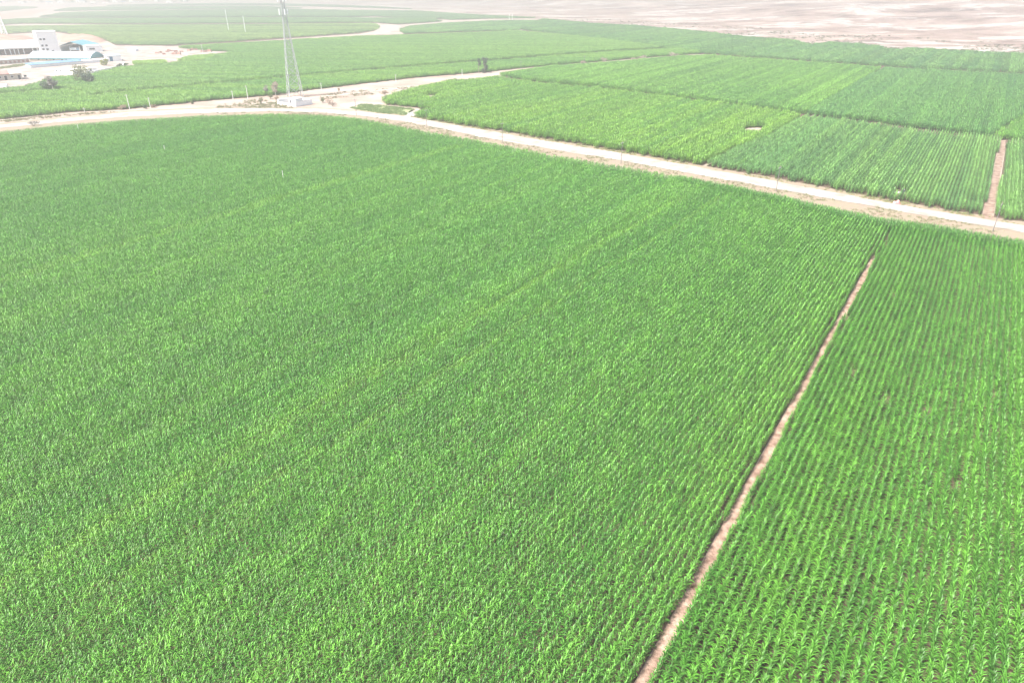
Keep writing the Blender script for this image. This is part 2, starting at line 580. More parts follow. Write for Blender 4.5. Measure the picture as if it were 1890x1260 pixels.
def maize_plant(vs, fs, lv, x, y, h, nleaf, seg, wid, length, r, along=None):
    az = r.uniform(0, math.pi * 2) if along is None else r.gauss(0, along)
    # stalk
    n = len(vs)
    w = .018 if seg > 1 else .03
    ca, sa = math.cos(az), math.sin(az)
    vs += [(x - w * ca, y - w * sa, 0), (x + w * ca, y + w * sa, 0), (x, y, h * .85)]
    fs.append((n, n + 1, n + 2))
    lv += [.8] * 3
    for i in range(nleaf):
        f = (i + .5) / nleaf
        zb = h * (.12 + .70 * f)
        a = az + (i % 2) * math.pi + r.gauss(0, .45)
        dx, dy = math.cos(a), math.sin(a)
        L = length * (0.62 + .6 * math.sin(math.pi * min(1, .18 + f * .72))) * r.uniform(.8, 1.15)
        up = .70 + .68 * f + r.gauss(0, .10)         # initial elevation angle
        droop = (1.75 - .85 * f) * r.uniform(.7, 1.25)
        wl = wid * r.uniform(.8, 1.15) * (1 - .15 * f)
        px_, pz = .02, zb
        c = r.choice((.45, .7, .85, 1.0, 1.1, 1.3, 1.6))
        side = (-dy, dx)
        row = []
        e = up
        for k in range(seg + 1):
            tt = k / seg
            ww = wl * (0.75 if k == 0 else 1.0 - .35 * tt) * .5
            if k == seg:
                row.append([(x + dx * px_, y + dy * px_, max(.05, pz))])
            else:
                row.append([(x + dx * px_ - side[0] * ww, y + dy * px_ - side[1] * ww, max(.05, pz)), (x + dx * px_ + side[0] * ww, y + dy * px_ + side[1] * ww, max(.05, pz))])
            px_ += math.cos(e) * L / seg
            pz += math.sin(e) * L / seg
            e -= droop / seg
        n = len(vs)
        for q in row:
            vs += q
            lv += [c] * len(q)
        for k in range(seg):
            if k < seg - 1:
                fs.append((n + 2 * k, n + 2 * k + 1, n + 2 * k + 3, n + 2 * k + 2))
            else:
                fs.append((n + 2 * k, n + 2 * k + 1, n + 2 * k + 2))


def make_protos(key, count, length, rows, pitch, spacing, nleaf, seg, wid, leaf, h=2.05, along=None):
    c = bpy.data.collections.new('maize_' + key)
    for q in range(count):
        r = random.Random(100 + q * 13 + len(key))
        vs, fs, lv = [], [], []
        for j in range(rows):
            yy = (j - (rows - 1) / 2) * pitch
            s = -length / 2 + r.uniform(0, spacing)
            while s < length / 2:
                maize_plant(vs, fs, lv, s, yy + r.gauss(0, .035), h * r.uniform(.84, 1.1), nleaf, seg, wid, leaf, r, along)
                s += spacing * r.uniform(.7, 1.3)
        me = bpy.data.meshes.new('maize_%s' % key)
        me.from_pydata(vs, [], fs)
        me.materials.append(M_CORN)
        at = me.attributes.new('lv', 'FLOAT', 'POINT')
        at.data.foreach_set('value', np.array(lv, np.float32))
        me.polygons.foreach_set('use_smooth', [True] * len(me.polygons))
        o = bpy.data.objects.new('maize_%s_%02d' % (key, q), me)
        c.objects.link(o)
    proto_col[key] = (c, count)


make_protos('fine', 18, 2.0, 1, .6, .18, 10, 4, .074, .43, 1.9, .75)
make_protos('near', 18, 2.0, 1, .6, .20, 11, 4, .080, .50)
make_protos('row', 10, 4.0, 1, .75, .25, 9, 3, .11, .66)
make_protos('block', 10, 4.0, 2, .65, .27, 7, 3, .13, .68)
make_protos('far', 6, 8.0, 6, .68, .42, 5, 2, .22, .72)


def gn_instances(obj, coll):
    ng = bpy.data.node_groups.new('scatter_' + obj.name, 'GeometryNodeTree')
    ng.interface.new_socket('Geometry', in_out='INPUT', socket_type='NodeSocketGeometry')
    ng.interface.new_socket('Geometry', in_out='OUTPUT', socket_type='NodeSocketGeometry')
    N, L = ng.nodes, ng.links
    gi = N.new('NodeGroupInput')
    go = N.new('NodeGroupOutput')
    ci = N.new('GeometryNodeCollectionInfo')
    ci.inputs[0].default_value = coll
    ci.inputs[1].default_value = True
    ci.inputs[2].default_value = True
    ip = N.new('GeometryNodeInstanceOnPoints')

    def named(nm, ty):
        a = N.new('GeometryNodeInputNamedAttribute')
        a.data_type = ty
        a.inputs[0].default_value = nm
        return a.outputs[0]
    L.new(gi.outputs[0], ip.inputs['Points'])
    L.new(ci.outputs[0], ip.inputs['Instance'])
    ip.inputs['Pick Instance'].default_value = True
    L.new(named('idx', 'INT'), ip.inputs['Instance Index'])
    er = N.new('FunctionNodeEulerToRotation')
    L.new(named('rot', 'FLOAT_VECTOR'), er.inputs[0])
    L.new(er.outputs[0], ip.inputs['Rotation'])
    L.new(named('scl', 'FLOAT_VECTOR'), ip.inputs['Scale'])
    L.new(ip.outputs[0], go.inputs[0])
    md = obj.modifiers.new('scatter', 'NODES')
    md.node_group = ng


def scatter_obj(name, P, rot, scl, idx, col, coll):
    me = bpy.data.meshes.new(name)
    n = len(P)
    me.vertices.add(n)
    me.vertices.foreach_set('co', np.asarray(P, np.float32).ravel())
    for nm, ty, dat, key in (('rot', 'FLOAT_VECTOR', rot, 'vector'), ('scl', 'FLOAT_VECTOR', scl, 'vector'), ('idx', 'INT', idx, 'value')):
        a = me.attributes.new(nm, ty, 'POINT')
        a.data.foreach_set(key, np.ascontiguousarray(dat, np.int32 if ty == 'INT' else np.float32).ravel())
    a = me.attributes.new('col', 'FLOAT_COLOR', 'POINT')
    c4 = np.ones((n, 4), np.float32)
    c4[:, :3] = col
    a.data.foreach_set('color', c4.ravel())
    me.update()
    o = bpy.data.objects.new(name, me)
    COL.objects.link(o)
    gn_instances(o, coll)
    return o


NTOT = 0


class Closed(list):
    pass


def close_up(pix, m=6.0):
    """bring ground-level edge points about m metres nearer, so that only a narrow lane is left in front"""
    out = Closed()
    for p in pix:
        if len(p) > 2:
            out.append(p)
        else:
            k = (p[1] + 26.0) ** 2
            out.append((p[0], p[1] + m * .013 / 1000 * k))
    return out




def field(pixpoly, key, pitch, seg, color, yellow, label, height=1.0, drop=0.0, rot=None, world_poly=None, holes=(), streak=1.0, lines=(), seed=0, soil=True, t0=None):
    """one maize crop: rows of plant patches inside a polygon on the ground"""
    global NTOT
    poly = [p[:2] for p in (world_poly if world_poly is not None else PX(pixpoly))]
    P = np.array(poly)
    r = ROT if rot is None else rot
    u = np.array([math.cos(r), math.sin(r)])
    t = np.array([u[1], -u[0]])
    S = P @ u
    TT = P @ t
    rg = np.random.default_rng(50 + seed)
    if t0 is None:
        ts = np.arange(TT.min() + pitch * .5, TT.max(), pitch)
    else:
        ts = t0 + pitch * np.arange(math.ceil((TT.min() - t0) / pitch), math.floor((TT.max() - t0) / pitch) + 1)
    ss = np.arange(S.min(), S.max() + seg, seg)
    SS, TS = np.meshgrid(ss, ts)
    SS = SS + rg.uniform(0, seg, (len(ts), 1))
    TS = TS + (fbm(SS / 25., TS / 60., seed + 3) - .5) * (.35 if t0 is None else .16)
    s, tt = SS.ravel(), TS.ravel()
    xy = s[:, None] * u + tt[:, None] * t
    k = inpoly(xy[:, 0], xy[:, 1], poly)
    for h in holes:
        k &= ~inpoly(xy[:, 0], xy[:, 1], [p[:2] for p in h])
    if drop:
        k &= rg.random(len(k)) > drop
    s, tt, xy = s[k], tt[k], xy[k]
    n = len(s)
    edge = np.ones(n)
    if t0 is not None:
        close = np.abs(tt - t_path) < 1.15
        xy = xy + np.where(close, (vnoise(s / 3.1, np.zeros(n), seed + 60) - .5) * .42, 0)[:, None] * t
        edge = np.where(close, .72 + .4 * vnoise(s / 4.3, np.zeros(n) + 7, seed + 61), 1.0)
    # growth and colour change along and across the rows
    st = fbm(s / 140., tt / 3.2, seed + 11, 3)
    lg = fbm(xy[:, 0] / 55., xy[:, 1] / 55., seed + 21, 3)
    fine = rg.random(n)
    rowv = vnoise(np.round(tt / pitch) * 1.0, np.zeros(n) + seed, seed + 31)
    hs = height * (1 + .20 * streak * (st - .5) + .22 * (lg - .5) + .10 * (fine - .5) + .08 * streak * (rowv - .5)) * edge
    yl = np.clip(.5 + 1.0 * (lg - .5) + 1.5 * streak * (st - .5) + .5 * (fine - .5) + .35 * streak * (rowv - .5), 0, 1)
    br = 1 + .22 * (fine - .5) + .26 * streak * (rowv - .5)
    for (a, b, w, hmul, ymix) in lines:          # worn or stunted rows: pixel line, half-width in metres
        A, B = G(*a)[:2], G(*b)[:2]
        d = B - A
        Ln = np.hypot(*d)
        d = d / Ln
        al = (xy - A) @ d
        ac = np.abs((xy - A) @ np.array([d[1], -d[0]]))
        on = (al > 0) & (al < Ln) & (ac < w)
        hs = np.where(on, hs * hmul, hs)
        yl = np.where(on, np.clip(yl + ymix * rg.uniform(.1, 1.2, n), 0, 2.0), yl)
    c0, c1 = np.array(color), np.array(yellow)
    col = (c0 + (c1 - c0) * yl[:, None]) * br[:, None]
    coll, cnt = proto_col[key]
    rot_ = np.zeros((n, 3))
    rot_[:, 2] = r + np.where(rg.random(n) < .5, math.pi, 0) + rg.normal(0, .02, n)
    scl = np.ones((n, 3))
    scl[:, 2] = hs
    scl[:, 1] = rg.uniform(.9, 1.12, n) * np.clip(hs / height, .6, 1.2)
    z = np.full(n, 0.05)
    o = scatter_obj('maize_field', np.column_stack([xy, z]), rot_, scl, rg.integers(0, cnt, n), col, coll)
    tag(o, label, 'maize field', 'maize fields', 'stuff')
    NTOT += n
    if soil:
        sheet('field_soil', poly if not isinstance(pixpoly, Closed) else [p[:2] for p in PX(close_up(pixpoly, 13.0))], 0.035 if not holes else 0.04, M_SOIL, 20, 0)  # soil under the crop; its dark stretch into the lane stands for shadow
    return o


def rowpt(s, t):
    p = U * s + T * t
    return (float(p[0]), float(p[1]))


Z = 2.0
edge_l = [G(a, b, Z) for a, b in [(1640, 402), (1560, 386), (1431, 357), (1300, 331), (1144, 302), (1017, 283), (890, 258), (763, 235.5), (660, 215.5), (600, 210.5), (500, 207.5), (370, 211), (238, 218.5), (132, 226.5), (0, 240), (-180, 259), (-600, 307)]]
s_far = float(edge_l[0][:2] @ U)
sn = float(G(900, 1500)[:2] @ U) - 12
# left of the footpath
left_poly = [rowpt(sn, t_path - .60), rowpt(s_end, t_path - .55), rowpt(s_end + 3, t_path + .12), rowpt(s_far, t_path + .12)] + [tuple(p[:2]) for p in edge_l[1:]] + [tuple(G(-620, 700)[:2]), tuple(G(-620, 1500)[:2])]
right_edge = [G(a, b, Z) for a, b in [(2500, 547), (2080, 473), (1890, 441.5), (1737, 413.5)]]
right_poly = [rowpt(sn, t_path + .45), tuple(G(2500, 1500)[:2]), tuple(G(2520, 700)[:2])] + [tuple(p[:2]) for p in right_edge] + [rowpt(s_far, t_path + .12), rowpt(s_end + 3, t_path + .12), rowpt(s_end, t_path + .40)]

field(None, 'fine', .66, 2.0, (0.058, 0.192, 0.023), (0.098, 0.246, 0.028), 'broad dense green maize field between the gravel road and the bare footpath', world_poly=left_poly, seed=1, streak=.62, t0=t_path - .76,
      lines=[((0, 532), (850, 276), 2.0, .96, 1.1), ((-50, 1135), (1262, 372), .7, .92, .9), ((60, 1190), (1330, 372), .7, .92, .9), ((420, 905), (1225, 372), .6, .92, .4), ((-50, 990), (700, 560), .6, .94, .3), ((300, 640), (900, 390), .6, .94, .2)])
field(None, 'near', .75, 2.0, (0.056, 0.186, 0.021), (0.092, 0.238, 0.025), 'maize field in open rows with dark soil showing beside the bare footpath', world_poly=right_poly, seed=2, height=.95, streak=.55, t0=t_path + .60, drop=.004)

ZF = 1.6
# cross rows of the headland along the road
hl = [G(a, b, Z)[:2] for a, b in [(1250, 322), (1431, 357), (1560, 386), (1640, 402), (1737, 413.5), (1890, 441.5), (2080, 473), (2500, 547)]]
hd = hl[-1] - hl[0]
hn = np.array([hd[1], -hd[0]]) / np.linalg.norm(hd)
hn = hn if hn[1] < 0 else -hn
hl_poly = [tuple(p + hn * -.35) for p in hl] + [tuple(p + hn * 3.6) for p in hl[::-1]]
field(None, 'near', .60, 2.0, (0.048, 0.165, 0.026), (0.075, 0.205, 0.030), 'dense dark headland rows of maize along the near verge of the gravel road', world_poly=hl_poly, seed=31, height=1.02, rot=math.atan2(hd[1], hd[0]), streak=.5, soil=False)
# beyond the road
A_poly = [(709, 187), (714, 194), (740, 196), (768, 199), (780, 202), (806, 205.5), (782, 208), (768, 215), (790, 221), (900, 238), (922, 241), (1017, 258.5), (1144, 278.5), (1296, 306), (1362, 270, 1), (1409, 250, 2), (1478, 210, ZF), (1394, 197.5, ZF), (1295, 185.5, ZF), (1193, 172.5, ZF), (1091, 160, ZF), (989, 152, ZF), (916, 141, ZF), (849, 150.5, 1), (838, 152.5), (776, 166.5), (751, 173)]
scald = PX([(1366, 246), (1380, 236), (1406, 235), (1412, 240), (1406, 247), (1392, 252), (1374, 251)])
scald2 = PX([(778, 183), (790, 175.5), (808, 176.5), (808, 184), (795, 187)])
field(A_poly, 'block', 1.3, 4.0, (0.086, 0.221, 0.031), (0.145, 0.284, 0.032), 'bright yellow green maize field across the road with a sandy bald spot', seed=3, height=1.08, holes=(scald, scald2), streak=.9)
C_poly = [(1303, 307), (1431, 328.5), (1612, 363), (1737, 385), (1812, 397), (1814, 390), (1831, 322), (1844, 261), (1841, 251, ZF), (1706, 239, ZF), (1581, 221.5, ZF), (1486, 211, ZF), (1416, 251, 1), (1368, 271, .5)]
field(C_poly, 'row', .82, 4.0, (0.085, 0.205, 0.055), (0.130, 0.265, 0.060), 'paler maize field with ruled rows between the road and a bare ditch', seed=4, height=.92, streak=1.2, holes=(PX([(1645, 352), (1674, 356), (1674, 364), (1645, 360)]),))
D_poly = [(1834, 401), (1890, 409), (2100, 441), (2480, 504), (2480, 342), (2080, 284, ZF), (1890, 256.5, ZF), (1860, 257.5, ZF), (1848, 325)]
field(D_poly, 'row', .82, 4.0, (0.085, 0.205, 0.055), (0.130, 0.265, 0.060), 'paler ruled maize rows on the far side of the bare ditch', seed=5, height=.92, streak=1.2)
B1_poly = [(922, 139), (990, 150), (1091, 158.5), (1193, 171), (1295, 184), (1394, 196), (1486, 208.5), (1560, 165, 1), (1628, 124, ZF), (1550, 118, ZF), (1394, 108.5, ZF), (1316, 102.5, ZF), (1254, 106.5), (1120, 118.5), (1021, 125)]
field(close_up(B1_poly), 'block', 1.3, 4.0, (0.082, 0.210, 0.036), (0.134, 0.287, 0.040), 'large light green maize field behind the bright field with the bald spot', seed=6, height=1.12, streak=.9)
B2_poly = [(1488, 209), (1612, 222.5), (1737, 238.5), (1828, 250.5), (1860, 228, 1), (1893, 206, ZF), (2080, 140, ZF), (1890, 137, ZF), (1706, 129, ZF), (1632, 124.5, ZF), (1563, 165.5, 1)]
field(close_up(B2_poly), 'block', 1.3, 4.0, (0.062, 0.182, 0.046), (0.100, 0.237, 0.048), 'blue green maize field directly behind the ruled rows', seed=7, height=1.15, streak=.7)
E_poly = [(1833, 251), (1890, 256), (2120, 283), (2480, 330), (2480, 160), (2120, 145), (2085, 141), (1897, 206), (1866, 228)]
field(close_up(E_poly), 'block', 1.3, 4.0, (0.088, 0.224, 0.034), (0.134, 0.287, 0.038), 'light green maize corner beside the blue green field behind the ditch', seed=8, height=1.05, streak=.8)
F1_poly = [(963, 55), (1100, 72), (1200, 85), (1306, 98.5), (1353, 102.5), (1495, 83, 1), (1462, 74, ZF), (1350, 65, ZF), (1295, 58, ZF), (1178, 47.5, ZF), (1091, 42.8, ZF), (1027, 37, ZF), (1003, 37), (980, 45)]
field(close_up(F1_poly), 'far', 4.1, 8.0, (0.068, 0.189, 0.044), (0.112, 0.241, 0.048), 'hazy maize field bordering the dry flats at the end of the track', seed=9, height=1.1)
F2_poly = [(1360, 103), (1394, 106), (1550, 116), (1706, 127), (1890, 135), (2090, 138), (2250, 120), (1890, 99, ZF), (1680, 88, ZF), (1668, 91, ZF), (1637, 91, ZF), (1625, 84, ZF), (1530, 78, ZF), (1499, 83, 1)]
field(close_up(F2_poly), 'far', 4.1, 8.0, (0.059, 0.174, 0.046), (0.102, 0.224, 0.049), 'hazy maize field with a notched sandy edge below the barren hill', seed=10, height=1.1)

# beyond the dirt strip, left half
G1_poly = [(-600, 274), (-180, 233), (0, 220.5), (132, 207.5), (238, 201.5), (370, 187.5), (500, 176.5), (564, 167.5), (664, 155.5), (770, 143.5), (897, 133.5), (980, 124.5), (1062, 117.5), (1120, 113), (1207, 105.5), (1298, 99), (1251, 88, ZF), (1100, 97, ZF), (900, 111.5, ZF), (650, 131.5, ZF), (400, 153.5, ZF), (300, 163, ZF), (200, 172, ZF), (166, 176.5, ZF), (150, 171, 1), (122, 164.5, ZF), (86, 166, ZF), (0, 173, ZF), (-180, 182, ZF), (-600, 204, ZF)]
field(G1_poly, 'block', 1.3, 4.0, (0.095, 0.232, 0.040), (0.164, 0.305, 0.047), 'long maize strip running along the dirt strip behind the lattice tower', seed=11, height=.98, rot=ROT - math.radians(62), streak=1.1)
G2_poly = [(170, 176), (200, 171.5), (300, 162.5), (400, 153), (650, 131), (900, 111), (1100, 96.5), (1248, 87.5), (1300, 98), (1200, 84, 1), (1100, 71, 1), (957, 56.5, ZF), (900, 58.5, ZF), (720, 65, ZF), (664, 66.5, ZF), (560, 72, ZF), (400, 81, ZF), (330, 85.5, ZF), (345, 87, ZF), (395, 91, ZF), (440, 95.5), (404, 103), (376, 114.5), (326, 118), (300, 121), (233, 125.5), (165, 140.5), (100, 145), (52, 162), (0, 167), (-180, 178), (-600, 197), (-600, 203), (-180, 181), (0, 172.5), (86, 165.5), (118, 164), (148, 168)]
field(close_up(G2_poly), 'block', 1.3, 4.0, (0.092, 0.222, 0.042), (0.161, 0.298, 0.053), 'very large pale maize field between the factory yard and the dry flats', seed=12, height=1.0, rot=ROT - math.radians(62), streak=1.1)
field([(329, 114), (350, 108), (395, 103.5), (402, 105), (375, 113.5), (342, 117)], 'block', 1.3, 4.0, (0.158, 0.298, 0.047), (0.197, 0.337, 0.053), 'small bright crop plot jutting into the factory yard', seed=13, height=1.0, rot=ROT - math.radians(62))
field([(246, 116.5), (300, 114.5), (308, 116), (300, 120), (248, 121)], 'block', 1.3, 4.0, (0.172, 0.314, 0.047), (0.210, 0.344, 0.053), 'small yellowish crop plot along the yard edge beside the kiosk', seed=14, height=.9, rot=ROT - math.radians(62))
H1_poly = [(110, 59), (197, 73), (215, 82), (300, 83.5), (400, 78.5), (664, 60.5), (690, 56), (698, 49, ZF), (690, 43, ZF), (500, 44.5, ZF), (200, 45.5, ZF), (0, 48.5, ZF), (-180, 53, ZF), (-600, 62, ZF), (-600, 90), (-180, 70), (0, 63), (80, 58)]
field(close_up(H1_poly), 'far', 4.1, 8.0, (0.113, 0.212, 0.057), (0.197, 0.298, 0.078), 'yellowish hazy maize field behind the factory and red spoil heaps', seed=15, rot=ROT - math.radians(62), streak=1.5, height=.95)
H2_poly = [(-600, 61), (-180, 52), (0, 46), (40, 43.5), (200, 44), (500, 43), (692, 41.5), (735, 45), (815, 39.5), (770, 33, ZF), (690, 33, ZF), (500, 32, ZF), (200, 33.5, ZF), (70, 33, ZF), (40, 34.5, ZF), (0, 36.5, ZF), (-180, 46, ZF), (-600, 55, ZF)]
field(close_up(H2_poly), 'far', 4.1, 8.0, (0.079, 0.200, 0.063), (0.151, 0.259, 0.078), 'hazy green maize strip around the far bare patch', seed=16, rot=ROT - math.radians(62), streak=1.5)
H3_poly = [(72, 32), (200, 32.5), (500, 31), (655, 31.5), (690, 30.5), (800, 36), (885, 28, ZF), (770, 20, ZF), (640, 19, ZF), (480, 16, ZF), (420, 17.5, ZF), (250, 20, ZF), (120, 23, ZF)]
field(close_up(H3_poly), 'far', 4.1, 8.0, (0.079, 0.187, 0.065), (0.138, 0.243, 0.081), 'distant maize strip behind the far bare patch', seed=17, rot=ROT - math.radians(62), streak=1.5)
H4_poly = [(745, 62), (850, 59), (957, 56), (997, 38, ZF), (960, 37.5, ZF), (900, 38.5, ZF), (820, 42.5, ZF), (756, 48, ZF), (742, 55)]
field(close_up(H4_poly), 'far', 4.1, 8.0, (0.082, 0.212, 0.053), (0.131, 0.265, 0.057), 'maize block between the far bare patch and the dry flats', seed=18)
H5_poly = [(830, 37.5), (900, 35), (985, 34), (940, 30, ZF), (880, 27, ZF), (780, 22, ZF), (800, 33)]
field(H5_poly, 'far', 4.1, 8.0, (0.085, 0.187, 0.063), (0.131, 0.235, 0.074), 'thin far maize sliver tapering out on the dry flats', seed=19)
H6_poly = [(195, 11.5), (330, 11), (470, 10), (600, 13), (760, 16, ZF), (700, 12.5, ZF), (560, 7.5, ZF), (420, 6, ZF), (300, 7.5, ZF), (220, 9, ZF)]
field(H6_poly, 'far', 4.1, 8.0, (0.079, 0.180, 0.072), (0.131, 0.226, 0.084), 'far hazy maize field in front of the village', seed=20, rot=ROT - math.radians(62))
H7_poly = [(100, 21), (250, 19), (430, 16.5), (560, 16), (470, 11, ZF), (330, 12, ZF), (200, 12.5, ZF), (130, 16)]
field(H7_poly, 'far', 4.1, 8.0, (0.079, 0.187, 0.068), (0.131, 0.235, 0.081), 'far hazy maize field beyond the pale cross track', seed=21, rot=ROT - math.radians(62))
H8_poly = [(-180, 30), (0, 22), (70, 15), (30, 11.5, ZF), (-180, 18, ZF)]
field(H8_poly, 'far', 4.1, 8.0, (0.079, 0.187, 0.068), (0.131, 0.235, 0.081), 'far hazy maize corner between two pink bare patches', seed=22, rot=ROT - math.radians(62))
print('maize patches', NTOT)

# footpath between the two near fields
fp = []
n_ = 60
for i in range(n_ + 1):
    s = sn + (s_end + 1.5 - sn) * i / n_
    w = .44 - .16 * i / n_ + .26 * (fbm(np.array([s / 2.5]), np.array([0.]), 5)[0])
    c = .20 * (fbm(np.array([s / 9.]), np.array([3.]), 6)[0] - .5)
    fp.append((s, t_path + c - w, t_path + c + w))
vs = [(*rowpt(a, b), .09) for a, b, c in fp] + [(*rowpt(a, c), .09) for a, b, c in fp]
k_ = len(fp)
o = mesh_obj('footpath', vs, [(i, k_ + i, k_ + i + 1, i + 1) for i in range(k_ - 1)], M_PATH)
tag(o, kind='structure')

# ---------------------------------------------------------------- verge grass, weeds and scrub
gcol = bpy.data.collections.new('grass_tufts')
for q in range(8):
    r = random.Random(q + 900)
    vs, fs, lv = [], [], []
    for b in range(34):
        a = r.uniform(0, 6.283)
        rad = abs(r.gauss(0, .22))
        x, y = rad * math.cos(a), rad * math.sin(a)
        l = r.uniform(.12, .34)
        a2 = r.uniform(0, 6.283)
        le = r.uniform(.1, .8) * l
        n = len(vs)
        w = .022
        vs += [(x - w * math.sin(a2), y + w * math.cos(a2), 0), (x + w * math.sin(a2), y - w * math.cos(a2), 0), (x + le * math.cos(a2), y + le * math.sin(a2), l)]
        fs.append((n, n + 1, n + 2))
        lv += [r.uniform(.7, 1.3)] * 3
    me = bpy.data.meshes.new('grass_tuft')
    me.from_pydata(vs, [], fs)
    me.materials.append(M_GRASS)
    at = me.attributes.new('lv', 'FLOAT', 'POINT')
    at.data.foreach_set('value', np.array(lv, np.float32))
    ob = bpy.data.objects.new('grass_tuft_%02d' % q, me)
    gcol.objects.link(ob)


def grass(pixpoly, dens, size, c0, c1, label, seed, clump=.5, world_poly=None, name='grass'):
    poly = [p[:2] for p in (world_poly or PX(pixpoly))]
    P = np.array(poly)
    rg = np.random.default_rng(seed)
    ar = (P[:, 0].max() - P[:, 0].min()) * (P[:, 1].max() - P[:, 1].min())
    n = int(min(ar * dens, 400000))
    xy = np.column_stack([rg.uniform(P[:, 0].min(), P[:, 0].max(), n), rg.uniform(P[:, 1].min(), P[:, 1].max(), n)])
    xy = xy[inpoly(xy[:, 0], xy[:, 1], poly)]
    cl = fbm(xy[:, 0] / 6., xy[:, 1] / 6., seed, 3)
    xy = xy[cl > clump - .12 + .24 * rg.random(len(xy))]
    n = len(xy)
    mix = rg.random((n, 1))
    col = np.array(c0) * (1 - mix) + np.array(c1) * mix
    sc = size * rg.uniform(.6, 1.5, (n, 1)) * np.ones((1, 3))
    rot = np.zeros((n, 3))
    rot[:, 2] = rg.uniform(0, 6.28, n)
    o = scatter_obj(name, np.column_stack([xy, np.full(n, .03)]), rot, sc, rg.integers(0, 8, n), col, gcol)
    return tag(o, label, 'grass', None, 'stuff')


sheet('grass_ground', PX([(648, 200), (668, 193.5), (711, 196), (765, 202.8), (752, 213), (701, 208.5), (660, 203)]), 0.06, M_GRASSG, 3, .4, 3)
grass([(645, 200), (668, 193), (711, 195.5), (766, 202), (752, 213.5), (701, 209), (660, 203)], 3.0, 1.6, (0.13, 0.21, 0.075), (0.21, 0.26, 0.11), 'short green grass on the flat triangle between road and bright field', 71, .38)
grass(ROAD_LO[5:] + VERGE_LO[5:][::-1], 1.3, 1.1, (0.30, 0.26, 0.17), (0.22, 0.23, 0.12), 'thin dry grass along the near verge of the gravel road', 72, .50)
grass(VERGE_UP[9:] + ROAD_UP[9:][::-1], 1.6, 1.1, (0.27, 0.25, 0.13), (0.20, 0.23, 0.09), 'thin green grass along the far verge of the gravel road', 73, .45)
grass([(400, 196), (470, 184), (520, 187), (545, 200), (470, 200), (400, 200)], 1.2, 1.5, (0.18, 0.20, 0.10), (0.24, 0.22, 0.13), 'sparse grass on the ground beside the tower compound', 74, .45)
grass([(560, 179), (664, 167), (720, 164), (770, 159), (720, 172), (664, 177), (600, 184)], .8, 1.5, (0.20, 0.20, 0.11), (0.27, 0.22, 0.15), 'sparse dry grass lining the dirt track', 75, .47)
grass([(0, 223), (132, 210), (180, 208), (238, 206), (132, 214), (0, 227)], .8, 1.6, (0.17, 0.19, 0.09), (0.25, 0.21, 0.13), 'dry weeds on the bank above the road beside the pale poles', 76, .45)
# weeds that creep over the footpath edge
fpg = [rowpt(sn, t_path + .40), rowpt(s_end, t_path + .2), rowpt(s_end, t_path + .45), rowpt(sn, t_path + .75)]
grass(None, 7, .75, (0.07, 0.15, 0.03), (0.11, 0.19, 0.05), 'low green weeds along the edge of the bare footpath', 77, .5, world_poly=fpg)
fpg = [rowpt(sn, t_path - .75), rowpt(s_end, t_path - .4), rowpt(s_end, t_path - .2), rowpt(sn, t_path - .45)]
grass(None, 5, .6, (0.20, 0.19, 0.09), (0.11, 0.18, 0.05), 'straw coloured weeds at the foot of the dense maize by the footpath', 78, .55, world_poly=fpg)
# scrub on the dry flats and lower hill
rg = np.random.default_rng(5)
n = 2600
a = rg.uniform(0, 1, n)
pp = np.array([G(rg.uniform(1000, 2100), 0)[:2] * 0 + G(x, 30 + (x - 1000) * .062 + d)[:2] for x, d in zip(rg.uniform(980, 2100, n), rg.uniform(-3, 22, n))])
hz = np.maximum(hill_height(pp[:, 0], pp[:, 1]), 0)
cl = fbm(pp[:, 0] / 70., pp[:, 1] / 25., 8, 3)
inF = inpoly(pp[:, 0], pp[:, 1], [p[:2] for p in PX(F1_poly)]) | inpoly(pp[:, 0], pp[:, 1], [p[:2] for p in PX(F2_poly)])
k = (cl > .52) & ~inF
pp, hz = pp[k], hz[k]
n = len(pp)
so = scatter_obj('desert_scrub', np.column_stack([pp, hz]), np.column_stack([np.zeros((n, 2)), rg.uniform(0, 6.28, n)]), rg.uniform(2.5, 6, (n, 1)) * np.array([[1, 1, .8]]), rg.integers(0, 8, n), np.array([.17, .16, .11]) * rg.uniform(.7, 1.3, (n, 1)), gcol)
tag(so, 'grey green scrub scattered on the dry flats below the hill', 'scrub', None, 'stuff')


# ---------------------------------------------------------------- trees and bushes
def crown_mesh(clumps, nleaf, size, seed):
    r = np.random.default_rng(seed)
    vs, fs, lv = [], [], []
    tot = sum(c[3] * c[4] * c[5] for c in clumps) ** 1.0
    for (cx, cy, cz, rx, ry, rz) in clumps:
        n = max(14, int(nleaf * (rx * ry * rz) / tot))
        d = r.normal(0, 1, (n, 3))
        d /= np.linalg.norm(d, axis=1)[:, None]
        rad = r.uniform(.35, 1.08, (n, 1)) ** .6
        p = np.array([cx, cy, cz]) + d * rad * np.array([rx, ry, rz])
        for q in p:
            a = r.normal(0, 1, 3)
            a /= np.linalg.norm(a)
            b = np.cross(a, r.normal(0, 1, 3))
            b /= np.linalg.norm(b) + 1e-9
            s = size * r.uniform(.6, 1.3)
            m = len(vs)
            vs += [tuple(q - a * s), tuple(q + b * s * .5), tuple(q + a * s), tuple(q - b * s * .5)]
            fs.append((m, m + 1, m + 2, m + 3))
            lv += [r.uniform(.65, 1.35)] * 4
    return vs, fs, lv


